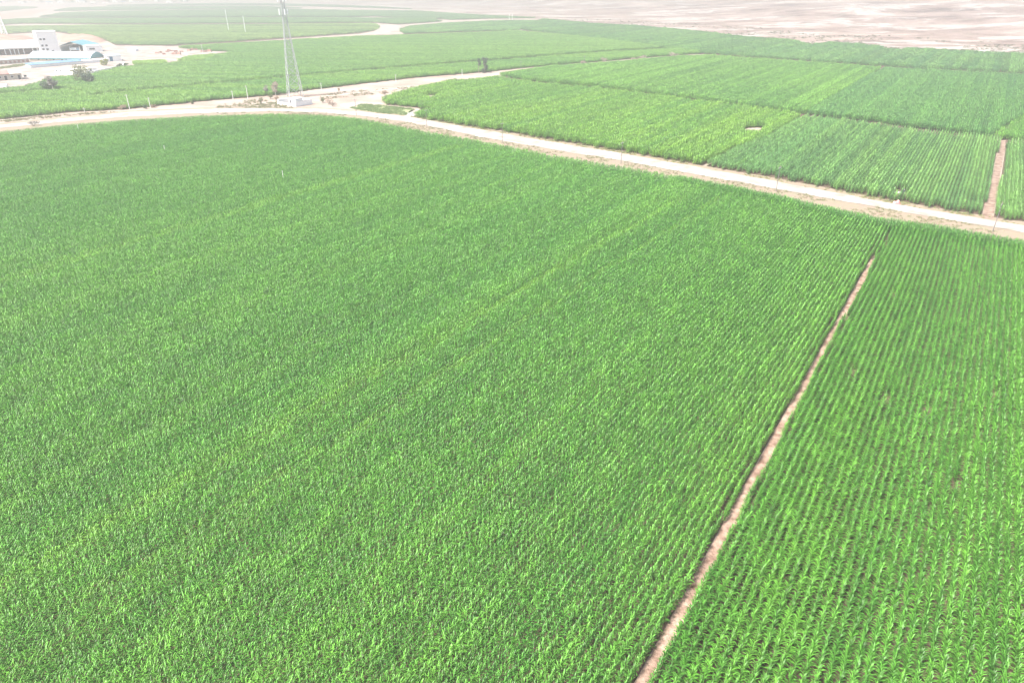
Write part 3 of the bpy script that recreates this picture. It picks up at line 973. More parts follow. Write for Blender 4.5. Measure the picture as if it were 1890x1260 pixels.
def tree(name, px, py, h, w, leafkind, label, cat='tree', group=None, trunkfrac=.35, nleaf=700, size=.28, nclump=9, bark=None, seed=0, bare=0, lean=0.0, P=None, tall=False):
    P = G(px, py) if P is None else P
    e = empty(name, P, random.uniform(0, 6.28), label, cat, group)
    r = random.Random(seed * 17 + 3)
    bark = bark or M_BARK
    mb = MB()
    th = h * trunkfrac
    tr = max(.05, h * .020)
    mb.tube((0, 0, -.1), (lean * .4, 0, th), tr * 1.5, tr, 7)
    mb.tube((lean * .4, 0, th * .98), (lean, 0, h * .86), tr, tr * .3, 6)
    mb.build('trunk', bark, e)
    clumps = []
    for i in range(nclump):
        f = (i + .5) / nclump
        z = th * .9 + (h - th) * (f if tall else r.uniform(.12, .88))
        pr = math.sin(math.pi * min(.95, .15 + .8 * (z - th * .9) / (h - th * .9))) if not tall else .8
        a = r.uniform(0, 6.283)
        d = w * .5 * pr * r.uniform(.25, .75)
        s = w * r.uniform(.15, .26)
        clumps.append((lean * .7 + d * math.cos(a), d * math.sin(a), z, s, s, s * r.uniform(.7, 1.1)))
        lb = MB()
        z0 = th * r.uniform(.75, 1.0) + (z - th) * .35 if z > th else th * .8
        lb.tube((lean * .4, 0, z0), (clumps[-1][0], clumps[-1][1], z), tr * .45, tr * .15, 5)
        lb.build('limb', bark, e)
    clumps.append((lean, 0, h * .9, w * .18, w * .18, h * .1))
    v, f, lv = crown_mesh(clumps, nleaf, size, seed + 5)
    zz = np.array([q[2] for q in v])
    o = mesh_obj('crown', v, f, M_LEAF[leafkind], e)
    at = o.data.attributes.new('lv', 'FLOAT', 'POINT')
    at.data.foreach_set('value', np.array(lv, np.float32))
    return e


def bush(name, px, py, h, w, leafkind, label, group=None, nleaf=420, size=.16, seed=0, cat='bush'):
    P = G(px, py)
    e = empty(name, P, random.uniform(0, 6.28), label, cat, group)
    r = random.Random(seed * 31 + 1)
    mb = MB()
    clumps = []
    for i in range(7):
        a = r.uniform(0, 6.283)
        d = w * .5 * r.uniform(.1, .62)
        z = h * r.uniform(.35, .78)
        s = w * r.uniform(.16, .26)
        clumps.append((d * math.cos(a), d * math.sin(a), z, s, s, h * r.uniform(.22, .34)))
        mb.tube((.05 * math.cos(a), .05 * math.sin(a), -.05), (clumps[-1][0], clumps[-1][1], z + h * .2), .035, .012, 4)
    mb.build('stem', M_BARK, e)
    v, f, lv = crown_mesh(clumps, nleaf, size, seed + 77)
    v = [(a, b, max(.02, c)) for a, b, c in v]
    o = mesh_obj('foliage', v, f, M_LEAF[leafkind], e)
    at = o.data.attributes.new('lv', 'FLOAT', 'POINT')
    at.data.foreach_set('value', np.array(lv, np.float32))
    return e


def hpx(px, py, dy):
    return top_at(G(px, py), py - dy)


tree('poplar_tree', 894.5, 134.5, hpx(894, 134.5, 28), 4.6, 'dark', 'narrow dark roadside tree standing at the edge of the track', trunkfrac=.12, nleaf=1300, size=.32, nclump=14, seed=1, tall=True)
tree('slender_tree', 884, 136, hpx(884, 136, 28), 3.8, 'dark', 'slender bare stemmed tree beside the narrow dark roadside tree', trunkfrac=.5, nleaf=420, size=.30, nclump=7, seed=2)
tree('withered_tree', 509, 176, hpx(509, 176, 24), 5.4, 'pinkdry', 'withered pinkish grey tree beside the tower compound', trunkfrac=.3, nleaf=900, size=.22, nclump=11, seed=3, bark=M_BARKP)
tree('thin_tree', 493, 176, hpx(493, 176, 19), 3.6, 'grey', 'thin grey leafed tree next to the withered tree', trunkfrac=.4, nleaf=360, size=.22, nclump=7, seed=4, bark=M_BARKP)
tree('factory_tree', 99, 168, hpx(99, 168, 27), 6.0, 'grey', 'pale stemmed grey tree at the corner of the factory yard', trunkfrac=.35, nleaf=700, size=.33, nclump=10, seed=5, bark=M_BARKP)
tree('dark_tree', 89, 167.5, hpx(89, 167, 16), 5.5, 'dark', 'low dark tree beside the pale stemmed grey tree', trunkfrac=.2, nleaf=800, size=.33, nclump=9, seed=6)
tree('spreading_tree', 155, 154, hpx(155, 154, 31), 12.0, 'olive', 'spreading sparse tree in front of the white yard wall', trunkfrac=.3, nleaf=1000, size=.42, nclump=13, seed=7)
tree('leafy_tree', 164, 157, hpx(164, 157, 20), 7.0, 'dark', 'dense dark tree below the spreading sparse tree', trunkfrac=.2, nleaf=900, size=.4, nclump=10, seed=8)
tree('yard_tree', 221.5, 127, hpx(221, 127, 9), 4.2, 'dark', 'small round dark tree at the corner of the white yard wall', trunkfrac=.2, nleaf=500, size=.35, nclump=8, seed=9)
tree('yellow_tree', 195, 121, hpx(195, 121, 12), 6.0, 'yellow', 'yellowish green tree beside the kiosk', trunkfrac=.15, nleaf=700, size=.38, nclump=9, seed=10)
BUSH = [
    (595, 189.5, 2.2, 3.4, 'olive', 'olive bush nearest the tower compound wall'),
    (607, 193, 2.8, 4.8, 'dry', 'broad straw coloured bush beside the olive bush'),
    (614, 196.5, 2.0, 4.0, 'pinkdry', 'reddish dry bush at the roadside beside the straw coloured bush'),
    (711, 178, 2.6, 3.6, 'dry', 'brown twiggy bush on the pale dirt by the bright field'),
    (748, 171, 2.4, 5.6, 'olive', 'wide olive bush on the dirt by the bright field'),
    (483, 193, 3.0, 2.6, 'olive', 'upright green bush at the roadside by the tower grass'),
    (499, 183, 1.8, 4.0, 'olive', 'low green bush under the withered tree'),
    (512, 184, 1.5, 3.6, 'dry', 'low brown bush between the withered tree and the compound'),
    (62, 233, 1.7, 5.0, 'grey', 'grey leafless scrub spreading over the road edge'),
    (224, 203, 2.0, 5.0, 'dry', 'tan thorny bush at the foot of the tall pale pole'),
    (269, 201, 1.6, 2.2, 'dark', 'small dark bush beside the pale poles'),
    (285, 198.5, 1.1, 2.4, 'dry', 'tiny straw bush beside the small dark bush'),
    (354, 192, 1.2, 2.4, 'olive', 'low dark weed clump on the bare dirt strip'),
    (625.5, 169, 1.7, 1.2, 'dry', 'narrow brown shrub at the edge of the maize strip'),
    (1075, 117.5, 1.9, 5.0, 'pinkdry', 'small reddish bush at the thin pole by the track'),
    (1114, 115, 3.0, 5.4, 'pinkdry', 'tall reddish tan bush beside the track'),
    (1168, 111, 1.8, 5.0, 'pinkdry', 'low reddish bush before a larger round one on the track'),
    (1184, 109.5, 2.8, 7.0, 'pinkdry', 'round reddish bush beside the track'),
    (1241, 104.5, 2.8, 10.0, 'pinkdry', 'wide reddish thicket near the end of the track'),
    (54, 162, 2.2, 3.6, 'grey', 'grey bush at the corner of the factory yard soil'),
    (142, 161, 2.0, 6.0, 'dry', 'dry brush under the spreading sparse tree'),
    (232, 121.5, 1.8, 5.0, 'mid', 'green bush outside the yard wall corner'),
]
for i, (x, y, h, w, k_, lb) in enumerate(BUSH):
    bush('bush', x, y, h, w, k_, lb, 'bushes on the bare dirt', nleaf=380, size=.17 if y > 150 else .24, seed=i + 1)

# ---------------------------------------------------------------- poles
def power_pole(px, py, h, m, label, group, arm=True, r=.14, rz=0.0, name='power_pole'):
    P = G(px, py)
    e = empty(name, P, rz, label, 'pole', group)
    MB().tube((0, 0, -.3), (0, 0, h), r, r * .65, 8).build('shaft', m, e)
    if arm:
        MB().box(-.75, .75, -.05, .05, h - .45, h - .34).build('crossarm', M_STEEL, e)
        for q in (-.65, 0, .65):
            zz = h - .34 if q else h
            MB().tube((q, 0, zz), (q, 0, zz + .2), .05, .035, 6).build('insulator', M_CERAM, e)
    return e


road_ang = math.atan2(*(G(1832, 428) - G(1146, 302))[[1, 0]])
ORD = ['first', 'second', 'third', 'fourth', 'fifth', 'sixth']
for i, (x, y) in enumerate([(658, 213.5), (788, 235), (927, 263), (1146, 302.5), (1432, 353.5), (1832, 428)]):
    power_pole(x, y, 6.2, M_WOODP, 'thin dark pole on the gravel road verge, %s from the lattice tower' % ORD[i], 'dark poles along the gravel road', r=.085, rz=road_ang + math.pi / 2)
conc = [(157, 208.5, 9.5, 'short leaning pale pole on the bank above the road bend'),
        (239.5, 202, 27.5, 'tall pale concrete pole behind the tan thorny bush'),
        (278, 199.5, 19.5, 'pale concrete pole beside the small dark bush'),
        (430.5, 184, 16.5, 'pale concrete pole beside a taller one along the maize strip'),
        (458, 183.5, 25.5, 'taller pale concrete pole of a pair along the maize strip')]
for x, y, d, lb in conc:
    power_pole(x, y, hpx(x, y, d), M_CONC, lb, 'pale concrete poles', r=.16, rz=.6)
for i, (x, y, d) in enumerate([(593.5, 166.5, 13.5), (731, 151.5, 14), (853, 139.5, 11.5), (961.5, 128.5, 15), (1078.5, 117, 13.5)]):
    power_pole(x, y, hpx(x, y, d), M_CONC if x < 900 else M_WOODP, 'small pole at the maize edge along the dirt track, %s from the lattice tower' % ORD[i], 'poles along the dirt track', r=.14, rz=.6)
for x, y, d, lb in [(422.5, 59, 41, 'very tall white pole standing in the hazy maize'), (453.5, 62, 32, 'fainter tall white pole beside a bare track')]:
    power_pole(x, y, hpx(x, y, d), M_ANT, lb, None, r=.32, rz=.2, name='tall_pole')
for x in (940, 945.5):
    power_pole(x, 40, hpx(x, 40, 14), M_ANT, 'one of two twin white poles at the edge of the dry flats', 'twin white poles', r=.3, arm=False, name='twin_pole')
# marker posts in the near field
for x, y, h, lb in [(524, 336, 2.75, 'white marker post rising out of the dense maize'), (147, 246, 2.7, 'white marker post in the maize close to the road bend'), (306, 285, 2.4, 'short pale marker post in a dark dip of the dense maize')]:
    e = empty('marker_post', G(x, y), 0, lb, 'post', 'marker posts in the maize')
    MB().box(-.05, .05, -.05, .05, -.1, h).build('shaft', M_CONC, e)
    MB().box(-.09, .09, -.09, .09, h, h + .12).build('cap', M_CONC, e)


# ---------------------------------------------------------------- lattice tower and its compound
def lattice(name, P, rz, H, base, topw, panels, leg_r, br_r, label, m=M_STEEL, antenna=True):
    e = empty(name, P, rz, label, 'tower')
    zs = [0]
    hstep = 1.0
    ws = []
    tot = sum(.93 ** i for i in range(panels))
    for i in range(panels):
        zs.append(zs[-1] + H * .93 ** i / tot)

    def hw(z):
        f = z / H
        return .5 * (topw + (base - topw) * (1 - min(1, f / .82)) ** 1.12)
    corners = [(-1, -1), (1, -1), (1, 1), (-1, 1)]
    for sx, sy in corners:
        mb = MB()
        for a, b in zip(zs[:-1], zs[1:]):
            mb.tube((sx * hw(a), sy * hw(a), a), (sx * hw(b), sy * hw(b), b), leg_r * (1 - .5 * a / H), leg_r * (1 - .5 * b / H), 6)
        mb.build('leg', m, e)
    for i, (a, b) in enumerate(zip(zs[:-1], zs[1:])):
        wa, wb = hw(a), hw(b)
        rr = br_r * (1 - .35 * a / H)
        for k in range(4):
            (ax, ay), (bx, by) = corners[k], corners[(k + 1) % 4]
            MB().tube((ax * wb, ay * wb, b), (bx * wb, by * wb, b), rr, rr, 4).build('strut', m, e)
            MB().tube((ax * wa, ay * wa, a), (bx * wb, by * wb, b), rr, rr, 4).build('brace', m, e)
            MB().tube((bx * wa, by * wa, a), (ax * wb, ay * wb, b), rr, rr, 4).build('brace', m, e)
    if antenna:
        for zl in (H * .80, H * .92):
            w = hw(zl) + .75
            mb = MB()
            mb.box(-w, w, -w, -w + .5, zl, zl + .08).box(-w, w, w - .5, w, zl, zl + .08).box(-w, -w + .5, -w + .5, w - .5, zl, zl + .08).box(w - .5, w, -w + .5, w - .5, zl, zl + .08)
            pl = mb.build('platform', m, e)
            rb = MB()
            for k in range(4):
                (ax, ay), (bx, by) = corners[k], corners[(k + 1) % 4]
                rb.tube((ax * w, ay * w, zl + 1.1), (bx * w, by * w, zl + 1.1), .03, .03, 4)
                rb.tube((ax * w, ay * w, zl), (ax * w, ay * w, zl + 1.1), .03, .03, 4)
            rb.build('railing', m, pl)
            for q in range(3):
                an = q * 2 * math.pi / 3 + .5
                ca, sa = math.cos(an), math.sin(an)
                rr = w + .55
                ab = MB().box(-.1, .1, -.22, .22, -.2, 2.1)
                ab.v = [(x * ca - y * sa + rr * ca, x * sa + y * ca + rr * sa, z + zl) for x, y, z in ab.v]
                ap = ab.build('antenna', M_ANT, e)
                MB().tube((ca * (w - .3), sa * (w - .3), zl + .8), (ca * rr, sa * rr, zl + .8), .05, .05, 5).build('bracket', m, ap)
        lad = MB()
        for s in (-.22, .22):
            lad.tube((s, -.05, .3), (s, -.05, H * .92), .03, .03, 4)
        z = .6
        while z < H * .92:
            lad.tube((-.22, -.05, z), (.22, -.05, z), .018, .018, 4)
            z += .6
        lad.build('ladder', m, e)
        MB().tube((0, 0, H), (0, 0, H + 4), .06, .02, 6).build('lightning_rod', m, e)
    return e


fl, fr = G(531, 180), G(560.5, 178.5)
front = G(542.5, 183.5)
tc_ = G(545.5, 178.5)
lattice('lattice_tower', tc_, math.radians(27), 42.5, 6.2, 1.4, 14, .15, .085, 'tall grey steel lattice tower with white antennas rising from a white walled compound')

front_c = G(546, 197.5)
cl_, cr_ = G(519, 192), G(577, 192.5)
cang = math.atan2(*(cr_ - front_c)[[1, 0]])
comp = empty('compound_wall', front_c, cang, 'white walled compound at the foot of the lattice tower', 'wall')
LR = float(np.linalg.norm((cr_ - front_c)[:2]))
LL = float(np.linalg.norm((cl_ - front_c)[:2]))
hw_ = 2.0
MB().box(0, LR, 0, .25, 0, hw_).build('wall_panel', M_WHITE, comp)
MB().box(0, .25, .25, LL, 0, 1.1).build('wall_panel', M_WHITE, comp)
MB().box(LR - .25, LR, .25, LL - .25, 0, hw_).build('wall_panel', M_WHITE, comp)
MB().box(.25, LR, LL - .25, LL, 0, hw_).build('wall_panel', M_WHITE, comp)
MB().box(-.06, LR + .06, -.06, .31, hw_, hw_ + .1).build('coping', M_CONC, comp)
hut = empty('equipment_hut', front_c + np.array([math.cos(cang) * .5 - math.sin(cang) * .45, math.sin(cang) * .5 + math.cos(cang) * .45, 0]), cang, 'small white flat roofed hut with dark doorway inside the tower compound', 'hut')
MB().box(0, LR * .45, 0, 4.0, 0, 3.0).build('wall', M_WHITE, hut)
rf = MB().box(-.2, LR * .45 + .2, -.2, 4.2, 3.0, 3.2).build('roof', M_CONC, hut)
MB().box(-.05, 0.0, 2.6, 3.5, 0.05, 2.4).build('door', M_DARK, hut)

# distant pylon behind the factory
lattice('pylon', G(9, 66), .4, top_at(G(9, 66), 22), 5.0, 1.6, 7, .30, .14, 'faint pale lattice pylon beyond the factory sheds', M_ANT, antenna=False)


# ---------------------------------------------------------------- factory
def frame(pA, pB):
    A, B = G(*pA), G(*pB)
    ang = math.atan2(B[1] - A[1], B[0] - A[0])
    return A, float(np.linalg.norm(B - A)), ang


def window(parent, x0, x1, z0, z1, y=0.0):
    w = MB().box(x0, x1, y - .10, y - .02, z0, z1).build('window', M_WHITE, parent)
    MB().box(x0 + .12, x1 - .12, y - .14, y - .105, z0 + .12, z1 - .12).build('pane', M_PANE, w)
    return w


# long open shed with columns
A, L, an = frame((-70, 106), (76, 99.3))
hE = top_at(A * .5 + G(76, 99.3) * .5, 90.5)
e = empty('open_shed', A, an, 'long open fronted shed with pale sheet roof and white columns', 'shed')
D = 24
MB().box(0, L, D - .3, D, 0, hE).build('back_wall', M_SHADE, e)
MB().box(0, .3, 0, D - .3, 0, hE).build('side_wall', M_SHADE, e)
MB().box(L - .3, L, 0, D - .3, 0, hE).build('side_wall', M_WHITE, e)
MB().prismx([(-1.2, hE), (D / 2, hE + 4.2), (D + 1.2, hE), (D + 1.2, hE + .3), (D / 2, hE + 4.5), (-1.2, hE + .3)], -.8, L + .8).build('roof', M_ROOFW, e)
MB().box(0, L, .02, .35, hE - .55, hE - .02).build('fascia', M_WHITE, e)
for px in (-55, -38, -20, -2, 5, 19, 28, 35, 42, 51, 67, 75):
    x = (G(px, 102 - px * .04)[0] - A[0]) / math.cos(an)
    if 0.5 < x < L - .5:
        MB().box(x - .25, x + .25, .4, .9, 0, hE - .56).build('column', M_WHITE, e)
MB().box(1, L * .42, 6, 14, 0, 2.6).build('stack_inside', M_BRICK, e)
MB().box(L * .5, L * .93, 8, 16, 0, 2.0).build('stack_inside', M_BRICK, e)

# white tower block
A, L, an = frame((76.5, 100), (113, 98.2))
hT = top_at(A, 60)
e = empty('tower_block', A, an, 'tall plain white factory block with few small windows', 'building')
MB().box(0, L, 0, 11, 0, hT).build('wall', M_WHITE, e)
MB().box(-.25, L + .25, -.25, 11.25, hT, hT + .5).build('roof', M_WHITE, e)
for fx, fz in ((.10, .62), (.27, .62), (.10, .33), (.30, .33), (.10, .16), (.30, .15), (.55, .06)):
    window(e, L * fx, L * fx + 1.7, hT * fz, hT * fz + 1.5)

# teal roofed canopy right of the block
A, L, an = frame((112, 95.3), (161, 94.6))
hC = top_at(A, 86.5)
e = empty('canopy_shed', A, an, 'teal roofed canopy with dark open bay beside the white block', 'shed')
D = 26
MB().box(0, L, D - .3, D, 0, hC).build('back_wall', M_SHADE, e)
MB().box(0, .3, 0, D - .3, 0, hC).build('side_wall', M_WHITE, e)
MB().box(L - .3, L, 0, D - .3, 0, hC).build('side_wall', M_WHITE, e)
MB().prism([(-.8, hC), (L * .45, hC + 3.2), (L + .8, hC), (L + .8, hC + .3), (L * .45, hC + 3.5), (-.8, hC + .3)], -1, D + 1).build('roof', M_TEALR, e)
for f in (.36, .72):
    MB().box(L * f, L * f + .4, .2, .6, 0, hC).build('column', M_WHITE, e)
tk = empty('parked_truck', A + np.array([L * .5, 3.0, 0]), an, 'pale blue truck parked under the teal canopy', 'truck')
MB().box(-3.2, 1.6, -1.2, 1.2, .9, 2.6).build('cargo_box', M_ROOFW, tk)
MB().box(1.75, 3.4, -1.15, 1.15, .7, 2.5).build('cab', M_BLUER, tk)
for wx in (-2.3, 2.5):
    for wy in (-1.2, .95):
        MB().tube((wx, wy, .5), (wx, wy + .25, .5), .5, .5, 12).build('wheel', M_DARK, tk)

# white flat annex
A, L, an = frame((160, 96.6), (190, 95.2))
hA = top_at(A, 86)
e = empty('flat_annex', A, an, 'low white flat roofed annex beside the teal canopy', 'building')
MB().box(0, L, 0, 16, 0, hA).build('wall', M_WHITE, e)
MB().box(-.3, L + .3, -.3, 16.3, hA, hA + .3).build('roof', M_ROOFW, e)
window(e, L * .2, L * .55, hA * .35, hA * .7)

# arched barn with teal gable
A, L, an = frame((55, 113.5), (168, 115))
hB = top_at(G(110, 114), 107.5)
gab = G(202, 108.5) - G(168, 115)
D = 15.0
e = empty('arched_barn', A, an, 'long white barn with curved pale roof and bright teal gable', 'barn')
MB().box(0, L, 0, D, 0, hB).build('wall', M_CREAM, e)
prof = []
for i in range(13):
    t = i / 12
    prof.append((D * t, hB + 3.4 * math.sin(math.pi * t) ** .9))
outer = [(y * (D + 1) / D - .5, z + .22) for y, z in prof]
MB().prismx([(y, z) for y, z in prof][::-1] + outer, -.4, L + .1).build('roof', M_ROOFW, e)
MB().box(-.4, L + .1, -.62, -.52, hB - .55, hB + .3).build('eave_sheet', M_TEALR, e)
MB().prismx(prof, L - .3, L + .02).build('gable', M_TEAL, e)
MB().box(L + .001, L + .05, .3, D - .3, 2.2, hB - .02).build('gable_sheet', M_TEAL, e)
for px in (71, 87, 101, 118, 126, 143, 149):
    x = (G(px, 114)[0] - A[0]) / math.cos(an)
    window(e, x - .9, x + .9, hB * .35, hB * .78)

# long low building with light blue roof
A, L, an = frame((57, 126), (200, 114))
hL = top_at(A, 120.8)
e = empty('lean_to', A, an, 'long low white lean to with light blue roof', 'building')
MB().box(0, L, 0, 5.5, 0, hL).build('wall', M_WHITE, e)
MB().add([(-.3, -.5, hL), (L * .66, -.5, hL), (L * .66, 6, hL + .8), (-.3, 6, hL + .8), (-.3, -.5, hL + .15), (L * .66, -.5, hL + .15), (L * .66, 6, hL + .95), (-.3, 6, hL + .95)],
         [(3, 2, 1, 0), (4, 5, 6, 7), (0, 1, 5, 4), (1, 2, 6, 5), (2, 3, 7, 6), (3, 0, 4, 7)]).build('roof', M_BLUER, e)
MB().box(L * .665, L + .2, -.2, 5.7, hL, hL + .2).build('parapet', M_WHITE, e)

# dormitory row at the left
A, L, an = frame((-60, 124), (55, 115.5))
hD = top_at(G(20, 118), 110.5)
e = empty('workers_row', A, an, 'cream single storey row with many reddish brown openings', 'building')
MB().box(0, L, 0, 6, 0, hD).build('wall', M_CREAM, e)
MB().box(-.4, L + .4, -.4, 6.4, hD, hD + .25).build('roof', M_ROOFW, e)
nW = 14
for i in range(nW):
    x = L * (i + .3) / nW
    MB().box(x, x + L / nW * .55, -.06, -.005, .4, hD * .75).build('opening', M_BRICK, e)
grass([(-20, 127), (0, 124), (55, 117.5), (60, 120), (0, 128), (-20, 130)], 1.2, 2.2, (0.16, 0.20, 0.08), (0.22, 0.22, 0.11), 'weedy green strip in front of the cream workers row', 81, .35)

# pink roofed house
A, L, an = frame((-60, 153), (42, 146.5))
hP = top_at(G(10, 149), 138)
e = empty('pink_house', A, an, 'small pale house with faded red roof and two dark doors', 'house')
MB().box(0, L, 0, 8, 0, hP).build('wall', M_CREAM, e)
MB().prismx([(-.5, hP), (4, hP + 1.6), (8.5, hP), (8.5, hP + .2), (4, hP + 1.85), (-.5, hP + .2)], -.4, L * .78).build('roof', M_PINKR, e)
MB().prismx([(-.5, hP), (4, hP + 1.6), (8.5, hP), (8.5, hP + .2), (4, hP + 1.85), (-.5, hP + .2)], L * .785, L + .4).build('roof', M_CREAM, e)
for px in (9, 25.5):
    x = (G(px, 149)[0] - A[0]) / math.cos(an)
    d = MB().box(x - .55, x + .55, -.08, -.005, .02, 2.2).build('door', M_DARK, e)
    MB().box(x + .35, x + .42, -.14, -.085, 1.0, 1.1).build('handle', M_STEEL, d)
for px in (2, 17, 33):
    x = (G(px, 149)[0] - A[0]) / math.cos(an)
    window(e, x - .7, x + .7, 1.0, 2.2)

# white hut with two windows
A, L, an = frame((102, 138), (137, 139))
hH = top_at(A, 129)
e = empty('white_hut', A, an, 'white plastered hut with two tiny windows behind the grey tree', 'hut')
MB().box(0, L, 0, 7, 0, hH).build('wall', M_WHITE, e)
MB().box(-.3, L + .3, -.3, 7.3, hH, hH + .25).build('roof', M_CONC, e)
for f in (.1, .3):
    window(e, L * f, L * f + .9, hH * .6, hH * .6 + .8)
A, L, an = frame((158, 134), (181, 131.3))
e = empty('store_room', A, an, 'low white store room behind the spreading sparse tree', 'building')
hS = top_at(A, 128)
MB().box(0, L, 0, 6, 0, hS).build('wall', M_WHITE, e)
MB().box(-.3, L + .3, -.3, 6.3, hS, hS + .2).build('roof', M_CONC, e)
MB().box(L * .4, L * .4 + 1, -.07, -.005, .02, 2).build('door', M_DARK, e)

# kiosk with blue door
A, L, an = frame((199, 114), (225, 112.6))
hK = top_at(A, 104)
e = empty('gate_kiosk', A, an, 'white gate building with a bright blue door', 'building')
MB().box(0, L, 0, 12, 0, hK).build('wall', M_WHITE, e)
MB().box(-.3, L + .3, -.3, 12.3, hK, hK + .25).build('roof', M_ROOFW, e)
MB().box(L * .18, L * .18 + 1.8, -.08, -.005, .02, 2.9).build('door', M_BLUED, e)

# white boundary wall
pts = PX([(137, 141.5), (165, 138), (200, 130.5), (228, 124.3), (230, 119.5)])
e = empty('yard_wall', pts[0], 0, 'long low white boundary wall of the factory yard', 'wall')
for a, b in zip(pts[:-1], pts[1:]):
    d = b - a
    an = math.atan2(d[1], d[0])
    L = float(np.linalg.norm(d))
    mb = MB().box(0, L - .02, 0, .3, 0, 1.5)
    mb.v = [(a[0] - pts[0][0] + x * math.cos(an) - y * math.sin(an), a[1] - pts[0][1] + x * math.sin(an) + y * math.cos(an), z) for x, y, z in mb.v]
    mb.build('wall_panel', M_WHITE, e)

# tarpaulin shed and brick stacks on the yard tongue
A, L, an = frame((235, 95.5), (251.5, 95.2))
hQ = top_at(A, 89)
e = empty('tarpaulin_tent', A, an, 'rounded white tarpaulin shelter on the bare yard', 'tent')
MB().prism([(L * .5 - L * .5 * math.cos(math.pi * i / 10), hQ * math.sin(math.pi * i / 10) ** .6) for i in range(11)], 0, 8).build('cover', M_WHITE, e)
MB().box(L * .35, L * .65, -.06, -.005, .02, hQ * .6).build('flap', M_CONC, e)

stk = None
rs = random.Random(9)
for i, (px, py) in enumerate([(290, 99.5), (297, 98.5), (303, 101.5), (309, 97), (312, 95.5), (317, 95.3), (322, 101), (325, 96.8), (331, 101.3), (335, 96.5), (349, 94.5), (355, 93.7), (362, 93), (373.5, 96.5), (380, 96.6), (387, 96)]):
    if stk is None:
        stk = empty('brick_stack', G(px, py), .2, 'dull red brick stack on the bare yard tongue', 'brick stack', 'brick stacks on the yard')
        MB().box(-1.5, 1.5, -.8, .8, 0, .16).build('pallet', M_BARKP, stk)
        MB().box(-1.4, 1.4, -.7, .7, .161, 1.0).build('brick_course', M_BRICK, stk)
        MB().box(-1.3, 1.25, -.65, .65, 1.0, 1.5).build('brick_course', M_BRICK, stk)
        o = stk
    else:
        o = copy_tree(stk)
        o.location = tuple(map(float, G(px, py)))
    o.rotation_euler = (0, 0, rs.uniform(-.3, .5))
    o.scale = (rs.uniform(.7, 1.3), 1, rs.uniform(.6, 1.2))
power_pole(374.5, 98, hpx(374.5, 98, 16), M_CONC, 'short pale pole among the brick stacks', None, r=.14)

# white tank
P = G(6, 164)
e = empty('water_tank', P, .1, 'white cylindrical tank lying at the edge of the yard', 'tank')
mb = MB().tube((-2.3, 0, 1.2), (2.3, 0, 1.2), 1.05, 1.05, 18)
mb.build('shell', M_WHITE, e)
for q in (-1.5, 1.5):
    MB().box(q - .2, q + .2, -.8, .8, 0, .45).build('saddle', M_CONC, e)


# red spoil heaps behind the factory
def mound(pix, hmax, label, seed):
    p = np.array([q[:2] for q in PX(pix)])
    c = p.mean(0)
    vs, fs = [], []
    rings = 7
    pr = refine(p, 6, 2, seed)
    n = len(pr)
    for k in range(rings):
        f = 1 - k / (rings - 1) * .98
        q = c + (pr - c) * f
        z = hmax * (1 - f) ** .55 * (.6 + .8 * fbm(q[:, 0] / 14, q[:, 1] / 14, seed, 3))
        if k == 0:
            z = z * 0 - .05
        vs += [(a, b, h) for (a, b), h in zip(q, z)]
    for k in range(rings - 1):
        for i in range(n):
            j = (i + 1) % n
            fs.append((k * n + i, k * n + j, (k + 1) * n + j, (k + 1) * n + i))
    fs.append(tuple(range((rings - 1) * n, rings * n)))
    o = mesh_obj('spoil_heap', vs, fs, M_RED, smooth=True)
    tag(o, label, 'earth heap', None, 'structure')


mound([(-120, 90), (0, 84), (66, 82), (62, 70), (0, 72), (-120, 78)], 7, 'red earth heap behind the long open shed', 3)
mound([(112, 78), (150, 79), (185, 79), (197, 76), (185, 73), (150, 68), (112, 66)], 5, 'red earth heap tapering away behind the teal canopy', 4)

# ---------------------------------------------------------------- village at the far edge
vil = []
vr = random.Random(21)
house = None
for i in range(30):
    px = -150 + i * 17 + vr.uniform(-6, 6)
    py = vr.uniform(4.5, 8.0) - max(0, (px - 150)) * .010
    P = G(px, py)
    w, d, h = vr.uniform(9, 16), vr.uniform(7, 10), vr.uniform(3.2, 5.5)
    e = empty('village_house', P, vr.uniform(-.3, .3), 'small pale village house at the far edge of the plain', 'house', 'houses of the far village')
    MB().box(-w / 2, w / 2, 0, d, 0, h).build('wall', [M_WHITE, M_CREAM, M_WHITE][i % 3], e)
    MB().prismx([(-.5, h), (d / 2, h + 1.8), (d + .5, h), (d + .5, h + .25), (d / 2, h + 2.1), (-.5, h + .25)], -w / 2 - .4, w / 2 + .4).build('roof', [M_PINKR, M_CONC, M_BLUER, M_CONC][i % 4], e)
    MB().box(-w * .1, w * .1, -.08, -.005, .02, 2.2).build('door', M_DARK, e)
vt = None
for i in range(34):
    px = -150 + i * 15.5 + vr.uniform(-7, 7)
    py = vr.uniform(2.5, 6.5) - max(0, (px - 150)) * .009
    P = G(px, py)
    if vt is None:
        vt = tree('village_tree', px, py, 9, 11, 'dark', 'dark rounded tree among the far village houses', group='trees of the far village', trunkfrac=.2, nleaf=600, size=.7, nclump=9, seed=40)
    else:
        o = copy_tree(vt)
        o.location = tuple(map(float, P))
        o.rotation_euler = (0, 0, vr.uniform(0, 6.28))
        s = vr.uniform(.6, 1.2)
        o.scale = (s * vr.uniform(.9, 1.5), s * vr.uniform(.9, 1.5), s)

# ---------------------------------------------------------------- small things by the road
P = G(1655.5, 377)
e = empty('red_bundle', P, -.3, 'faded red cloth covered bundle on the far verge of the road', 'bundle')


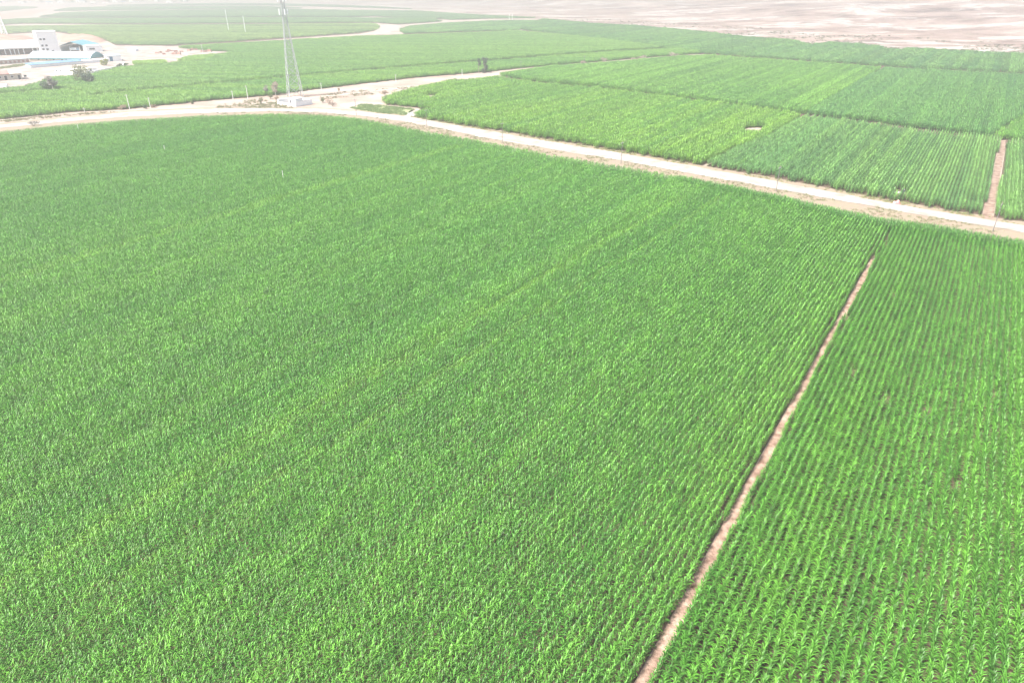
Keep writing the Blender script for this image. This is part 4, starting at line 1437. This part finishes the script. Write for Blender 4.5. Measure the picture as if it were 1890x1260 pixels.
def lump(name, rx, ry, rz, off, m, parent, seed):
    vs, fs = [], []
    nu, nv = 14, 7
    r = np.random.default_rng(seed)
    for j in range(nv + 1):
        ph = math.pi / 2 * j / nv
        for i in range(nu):
            th = 2 * math.pi * i / nu
            k = 1 + .22 * (vnoise(np.array([2.0 * math.cos(th) + 9 + j * .5]), np.array([2.0 * math.sin(th) + 5]), seed)[0] - .5) * 2
            vs.append((off[0] + rx * k * math.cos(ph) * math.cos(th), off[1] + ry * k * math.cos(ph) * math.sin(th), off[2] + rz * k * math.sin(ph)))
    for j in range(nv):
        for i in range(nu):
            fs.append((j * nu + i, j * nu + (i + 1) % nu, (j + 1) * nu + (i + 1) % nu, (j + 1) * nu + i))
    fs.append(tuple(range(nu)))
    return mesh_obj(name, vs, fs, m, parent, True)


lump('cover', .62, .5, .75, (0, 0, .03), M_REDT, e, 3)
lump('cover', .40, .38, .55, (-.55, .12, .03), M_PINKT, e, 4)
lump('knot', .22, .2, .26, (.1, 0, .74), M_PINKT, e, 6)

A = G(1651, 357)
e = empty('well_head', A, -.12, 'white concrete irrigation slab with a dark pump in the ruled maize', 'pump')
MB().box(0, 1.6, 0, .4, 0, .26).build('slab', M_WHITE, e)
MB().box(-.05, 1.65, -.05, .45, .26, .32).build('coping', M_CONC, e)
pm = MB().box(1.95, 2.4, .05, .5, 0, .8).build('pump_box', M_DARK, e)
MB().tube((2.17, .27, .8), (2.17, .27, 1.1), .08, .08, 8).build('pipe', M_STEEL, pm)

# pale rubble at the lane mouth
rr = random.Random(4)
stone = None
for i in range(16):
    px, py = rr.uniform(752, 768), rr.uniform(209.5, 214.5)
    if stone is None:
        stone = lump('rubble_stone', .45, .36, .34, (0, 0, -.02), M_CONC, None, 12)
        tag(stone, 'pale rubble stone heaped at the lane mouth by the road', 'stone', 'rubble at the lane mouth')
        o = stone
    else:
        o = stone.copy()
        COL.objects.link(o)
    p = G(px, py)
    o.location = (float(p[0]), float(p[1]), .05)
    o.rotation_euler = (0, 0, rr.uniform(0, 6))
    s = rr.uniform(.6, 1.5)
    o.scale = (s, s * rr.uniform(.7, 1.2), s)

# ---------------------------------------------------------------- haze
hb = MB().box(-6100, 6100, -400, 6100, -1.6, 62)
hz_m = bpy.data.materials.new('haze_air')
hz_m.use_nodes = True
nt = hz_m.node_tree
for nd in list(nt.nodes):
    if nd.type != 'OUTPUT_MATERIAL':
        nt.nodes.remove(nd)
pv = nt.nodes.new('ShaderNodeVolumePrincipled')
pv.inputs['Color'].default_value = (0.44, 0.44, 0.44, 1)
pv.inputs['Density'].default_value = HAZE_DENSITY
pv.inputs['Anisotropy'].default_value = 0.2
nt.links.new(pv.outputs[0], nt.nodes['Material Output'].inputs['Volume'])
ho = hb.build('haze', hz_m)
tag(ho, 'pale dusty haze filling the air over the plain', 'haze', None, 'stuff')
